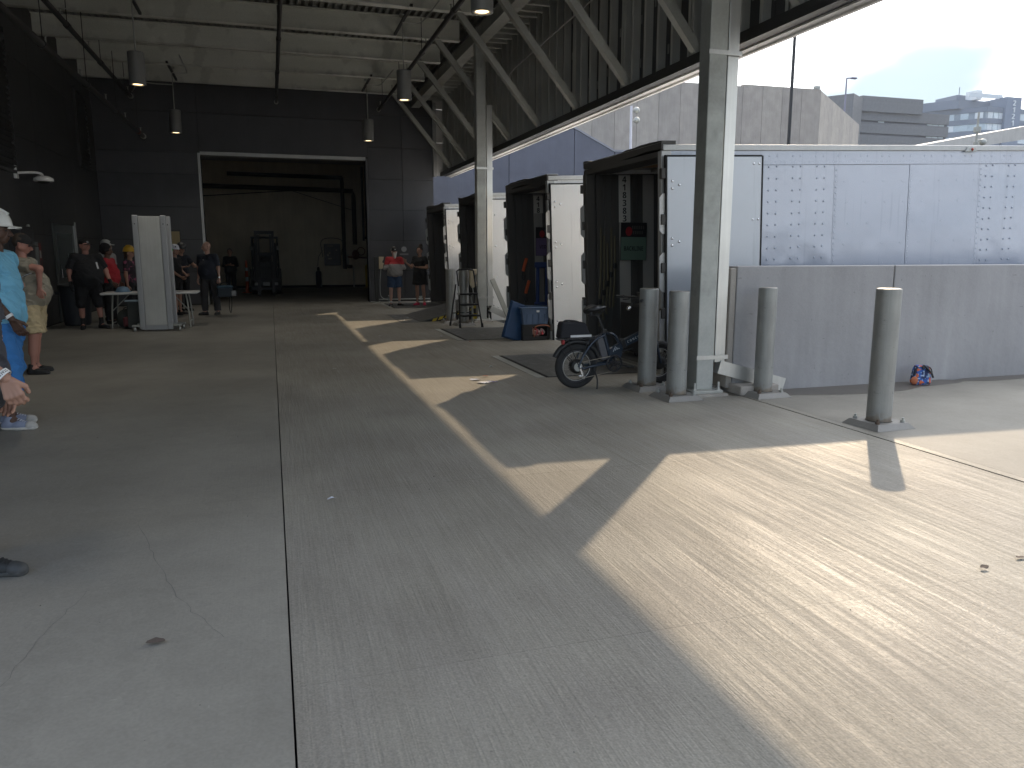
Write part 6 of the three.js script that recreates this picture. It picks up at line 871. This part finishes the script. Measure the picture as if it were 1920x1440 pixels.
person('big man in black t-shirt, black shorts and black cap before the bin', { at: [-3.62, 0, -17.85], face: 22, h: 1.83, g: 1.5, belly: 0.03, armG: 1.25, skin: SK.red, head: [0.35, 0.05], headW: 1.08, arms: { r: { u: [-0.35, -1, -0.02], f: [-0.02, -1, 0.2] }, l: { u: [0.45, -1, 0.05], f: [0.2, -0.9, 0.45] } }, legs: { r: { t: [-0.12, -1, 0.02], s: [0.0, -1, -0.04], turn: -0.3 }, l: { t: [0.12, -1, 0.05], s: [0.06, -1, -0.02], turn: 0.5 } },
  wear: { shirt: DK, loose: 0.012, hem: 0.82, sleeve: 0.46, pants: DK, leg: 0.52, flare: 0.03, gloves: G(0.012), shoes: G(0.01), socks: G(0.015), sockTop: 0.7, shoeTop: 0.13, hair: G(0.01), hat: G(0.012), hatKind: 'cap', hatRough: 0.9, hatMark: G(0.25) } }).piece('badge', box(0.03, 0.13, 0.008, 0.14, 1.25, 0.245, 0, 0.25, 0.2), mat(G(0.8), 0.5));
{ const r = person('person in red polo shirt and dark trousers facing right by the table', { at: [-3.42, 0, -18.95], face: 72, h: 1.72, g: 1.2, belly: 0.018, skin: SK.brown, female: true, head: [0.1, 0.05], arms: { r: { u: [-0.1, -1, 0.12], f: [0, -0.75, 0.6] }, l: { u: [0.2, -1, 0.1], f: [-0.1, -0.8, 0.5] } }, wear: { shirt: [0.40, 0.018, 0.028], sleeve: 0.42, hem: 0.88, pants: DK, long: true, flare: 0.02, shoes: G(0.01), hair: [0.01, 0.008, 0.008] } });
  r.piece('badge', box(0.06, 0.1, 0.006, -0.03, 1.06, 0.2), mat(G(0.75), 0.5)); r.piece('afro_hair', mesh([prim(r.hd([0, 1.68, -0.04]), r.hd([0, 1.66, -0.04]), 0.115, 0.12)], 0.02, 0.012, [], 0.02), mat([0.01, 0.008, 0.008], 0.95)); }
person('man with long grey beard and white cap behind the red polo shirt', { at: [-3.62, 0, -20.0], face: 60, h: 1.84, skin: SK.tan, head: [0.2, 0.05], arms: {}, wear: { shirt: [0.30, 0.30, 0.29], pants: [0.04, 0.04, 0.05], long: true, hair: [0.3, 0.29, 0.27], beard: [0.36, 0.36, 0.35], beardLen: 0.22, hat: [0.55, 0.55, 0.52], hatKind: 'cap', hatRough: 0.8, hatMark: G(0.05) } });
person('person in yellow hard hat and pink plaid shirt facing the scanner', { at: [-3.02, 0, -19.25], face: 70, h: 1.66, skin: SK.tan, female: true, head: [0.1, 0], arms: { r: { u: [-0.1, -1, -0.05], f: [0, -1, 0.1] } }, wear: { shirt: mat(G(1), 0.9, 0, { map: tex(64, (u, v) => { const a = vnoise(u * 6, v * 6, 6, 6); return a > 0.55 ? [0.28, 0.07, 0.13] : [0.03, 0.02, 0.028]; }, 0.45) }), sleeve: 0.36, pants: DK, leg: 0.5, hair: [0.06, 0.04, 0.02], longHair: true, shoes: G(0.012), shoeTop: 0.16, hat: [0.58, 0.34, 0.02], hatKind: 'hard' } });
person('person in white climbing helmet and black clothes right of the scanner', { at: [-2.30, 0, -21.2], face: 68, h: 1.72, skin: SK.tan, head: [0.1, 0.05], arms: { r: { u: [-0.15, -1, 0.1], f: [0.3, -0.5, 0.6], curl: 1 }, l: { u: [0.1, -1, 0.15], f: [-0.4, -0.3, 0.6] } }, wear: { shirt: DK, sleeve: 0.3, pants: DK, leg: 0.46, shoes: G(0.012), shoeTop: 0.12, hair: [0.04, 0.03, 0.02], hat: [0.66, 0.66, 0.72], hatKind: 'helmet' } });
person('person in dark helmet and navy t-shirt with tattooed forearms reaching right', { at: [-2.30, 0, -22.6], face: 40, h: 1.78, skin: SK.tan, head: [0.1, 0.35], arms: { r: { u: [-0.15, -1, 0.25], f: [0.5, 0.1, 0.7], curl: 0.6 }, l: { u: [0.45, -0.75, 0.35], f: [0.8, 0.05, 0.35], curl: 0.4 } }, wear: { shirt: [0.012, 0.014, 0.022], pants: DK, long: true, shoes: G(0.01), hair: G(0.02), hat: G(0.02), hatKind: 'helmet' } });
{ const r = person('bald man in navy t-shirt and charcoal trousers carrying a cooler bag', { at: [-1.52, 0, -21.0], face: -22, h: 1.82, g: 1.12, belly: 0.03, skin: SK.pale, head: [-0.75, 0.12], brow: [0.2, 0.14, 0.1], arms: { l: { u: [0.22, -1, 0.0], f: [0.1, -1, 0.15], thumb: [0, 0, 1], curl: 1.2 }, r: { u: [-0.1, -1, 0.1], f: [-0.05, -1, 0.25] } }, legs: { l: { t: [0.10, -1, -0.10], s: [0.02, -1, -0.05], turn: 0.1 }, r: { t: [-0.04, -1, 0.12], s: [0, -1, 0.02], turn: -0.5 } }, wear: { shirt: [0.014, 0.018, 0.030], loose: 0.008, hem: 0.86, sleeve: 0.44, pants: [0.035, 0.034, 0.036], long: true, flare: 0.025, shoes: G(0.02) } });
  const q = r.limb.l; r.piece('watch', rod(mix(q.el, q.wr, 0.86), mix(q.el, q.wr, 0.95), 0.034, 0.032, 14), M.chrome); r.piece('chest_emblem', ball(0.025, -0.05, 1.32, 0.122, 1, 1, 0.3, 8, 6), mat(G(0.3), 0.6)); }
{ const c = thing('cooler_bag', 'small blue-black cooler bag hanging from the bald man\'s hand', 'bag', [-1.16, 0.44, -20.9], 0.2); build('body', rbox(0.36, 0.25, 0.24, 0.04, 0, 0.13, 0), mat([0.014, 0.024, 0.035], 0.7), c); build('lid', rbox(0.37, 0.06, 0.25, 0.025, 0, 0.27, 0), mat([0.03, 0.075, 0.11], 0.6), c); build('handle', tube([[-0.12, 0.28, 0], [-0.05, 0.36, 0], [0.05, 0.36, 0], [0.12, 0.28, 0]], 0.012, 16, 6), M.black, c); build('side_pocket', rbox(0.12, 0.14, 0.1, 0.03, 0.2, 0.1, 0.08), mat(G(0.2), 0.5), c); build('strap', tube([[0.15, 0.05, 0.1], [0.14, -0.2, 0.1], [0.1, -0.4, 0.12], [0.08, -0.2, 0.08], [0.1, 0.02, 0.08]], 0.01, 24, 6), M.black, c); }
person('long-haired woman in black standing in the bay left of the forklift', { at: [-1.42, 0, -30.2], face: -5, h: 1.68, cell: 0.02, skin: SK.tan, female: true, g: 1.1, arms: { r: { u: [-0.25, -1, 0.1], f: [0.7, 0.1, 0.6] }, l: { u: [0.25, -1, 0.1], f: [-0.7, 0.05, 0.6] } }, wear: { shirt: G(0.008), sleeve: 0.75, hem: 0.66, loose: 0.02, pants: G(0.008), long: true, shoes: G(0.01), hair: [0.015, 0.01, 0.008], longHair: true } });
{ const r = person('white-bearded man in red-sleeved grey shirt and navy shorts, arms crossed', { at: [3.44, 0, -22.75], face: 2, h: 1.70, g: 1.22, belly: 0.035, skin: SK.pale, head: [0.12, 0.1], arms: { r: { u: [-0.35, -1, 0.22], f: [0.85, 0.24, 0.42], hand: [0.9, 0.1, -0.1], thumb: [0, 1, 0.2], curl: 0.6 }, l: { u: [0.35, -1, 0.25], f: [-0.85, 0.22, 0.42], hand: [-0.9, 0.1, -0.1], thumb: [0, 1, 0.2], curl: 0.6 } }, legs: { r: { t: [-0.06, -1, 0.02], s: [-0.02, -1, -0.03], turn: -0.4 }, l: { t: [0.06, -1, 0.02], s: [0.02, -1, -0.03], turn: 0.5 } }, wear: { shirt: [0.26, 0.25, 0.24], yoke: [0.42, 0.03, 0.035], sleeve: 0.75, hem: 0.9, pants: [0.03, 0.06, 0.12], leg: 0.42, flare: 0.03, socks: G(0.4), sockTop: 0.86, shoes: G(0.012), sole: G(0.3), beard: [0.70, 0.68, 0.62], beardLen: 0.07, hair: [0.4, 0.38, 0.35], hat: G(0.013), hatKind: 'cap', hatRough: 0.9, hatMark: G(0.45) } });
  r.piece('badge', [box(0.07, 0.045, 0.006, 0.02, 1.06, 0.215), box(0.07, 0.03, 0.006, 0.02, 0.99, 0.215)], mat(G(0.75), 0.5)); r.piece('belt', mesh([prim([-0.07, 0.97, 0], [0.07, 0.97, 0], 0.162, 0.162, { zs: 1.02 })], 0.01, 0.014, [[0, 1, 0, 0.99], [0, -1, 0, -0.95]]), M.black); }
person('woman in black dress and pink shoes gesturing beside the capped man', { at: [4.22, 0, -22.9], face: -28, h: 1.72, g: 1.08, skin: SK.tan, female: true, head: [-0.3, 0.05], arms: { r: { u: [-0.2, -0.9, 0.4], f: [-0.5, 0.55, 0.65], hand: [-0.5, 0.75, 0.3], thumb: [0.4, 1, 0], curl: 0.25 }, l: { u: [0.25, -1, 0.2], f: [-0.9, 0.05, 0.45], curl: 0.5 } }, legs: { l: { t: [0.03, -1, 0.08], s: [0.05, -1, -0.06], turn: 0.35 }, r: { t: [-0.02, -1, 0.0], s: [0.0, -1, -0.02], turn: -0.3 } }, wear: { dress: G(0.008), sleeve: 0.36, shoes: [0.78, 0.07, 0.16], sole: [0.8, 0.12, 0.2], shoeTop: 0.09, hair: [0.03, 0.018, 0.012], bun: true } });
renderer.render(scene, camera);
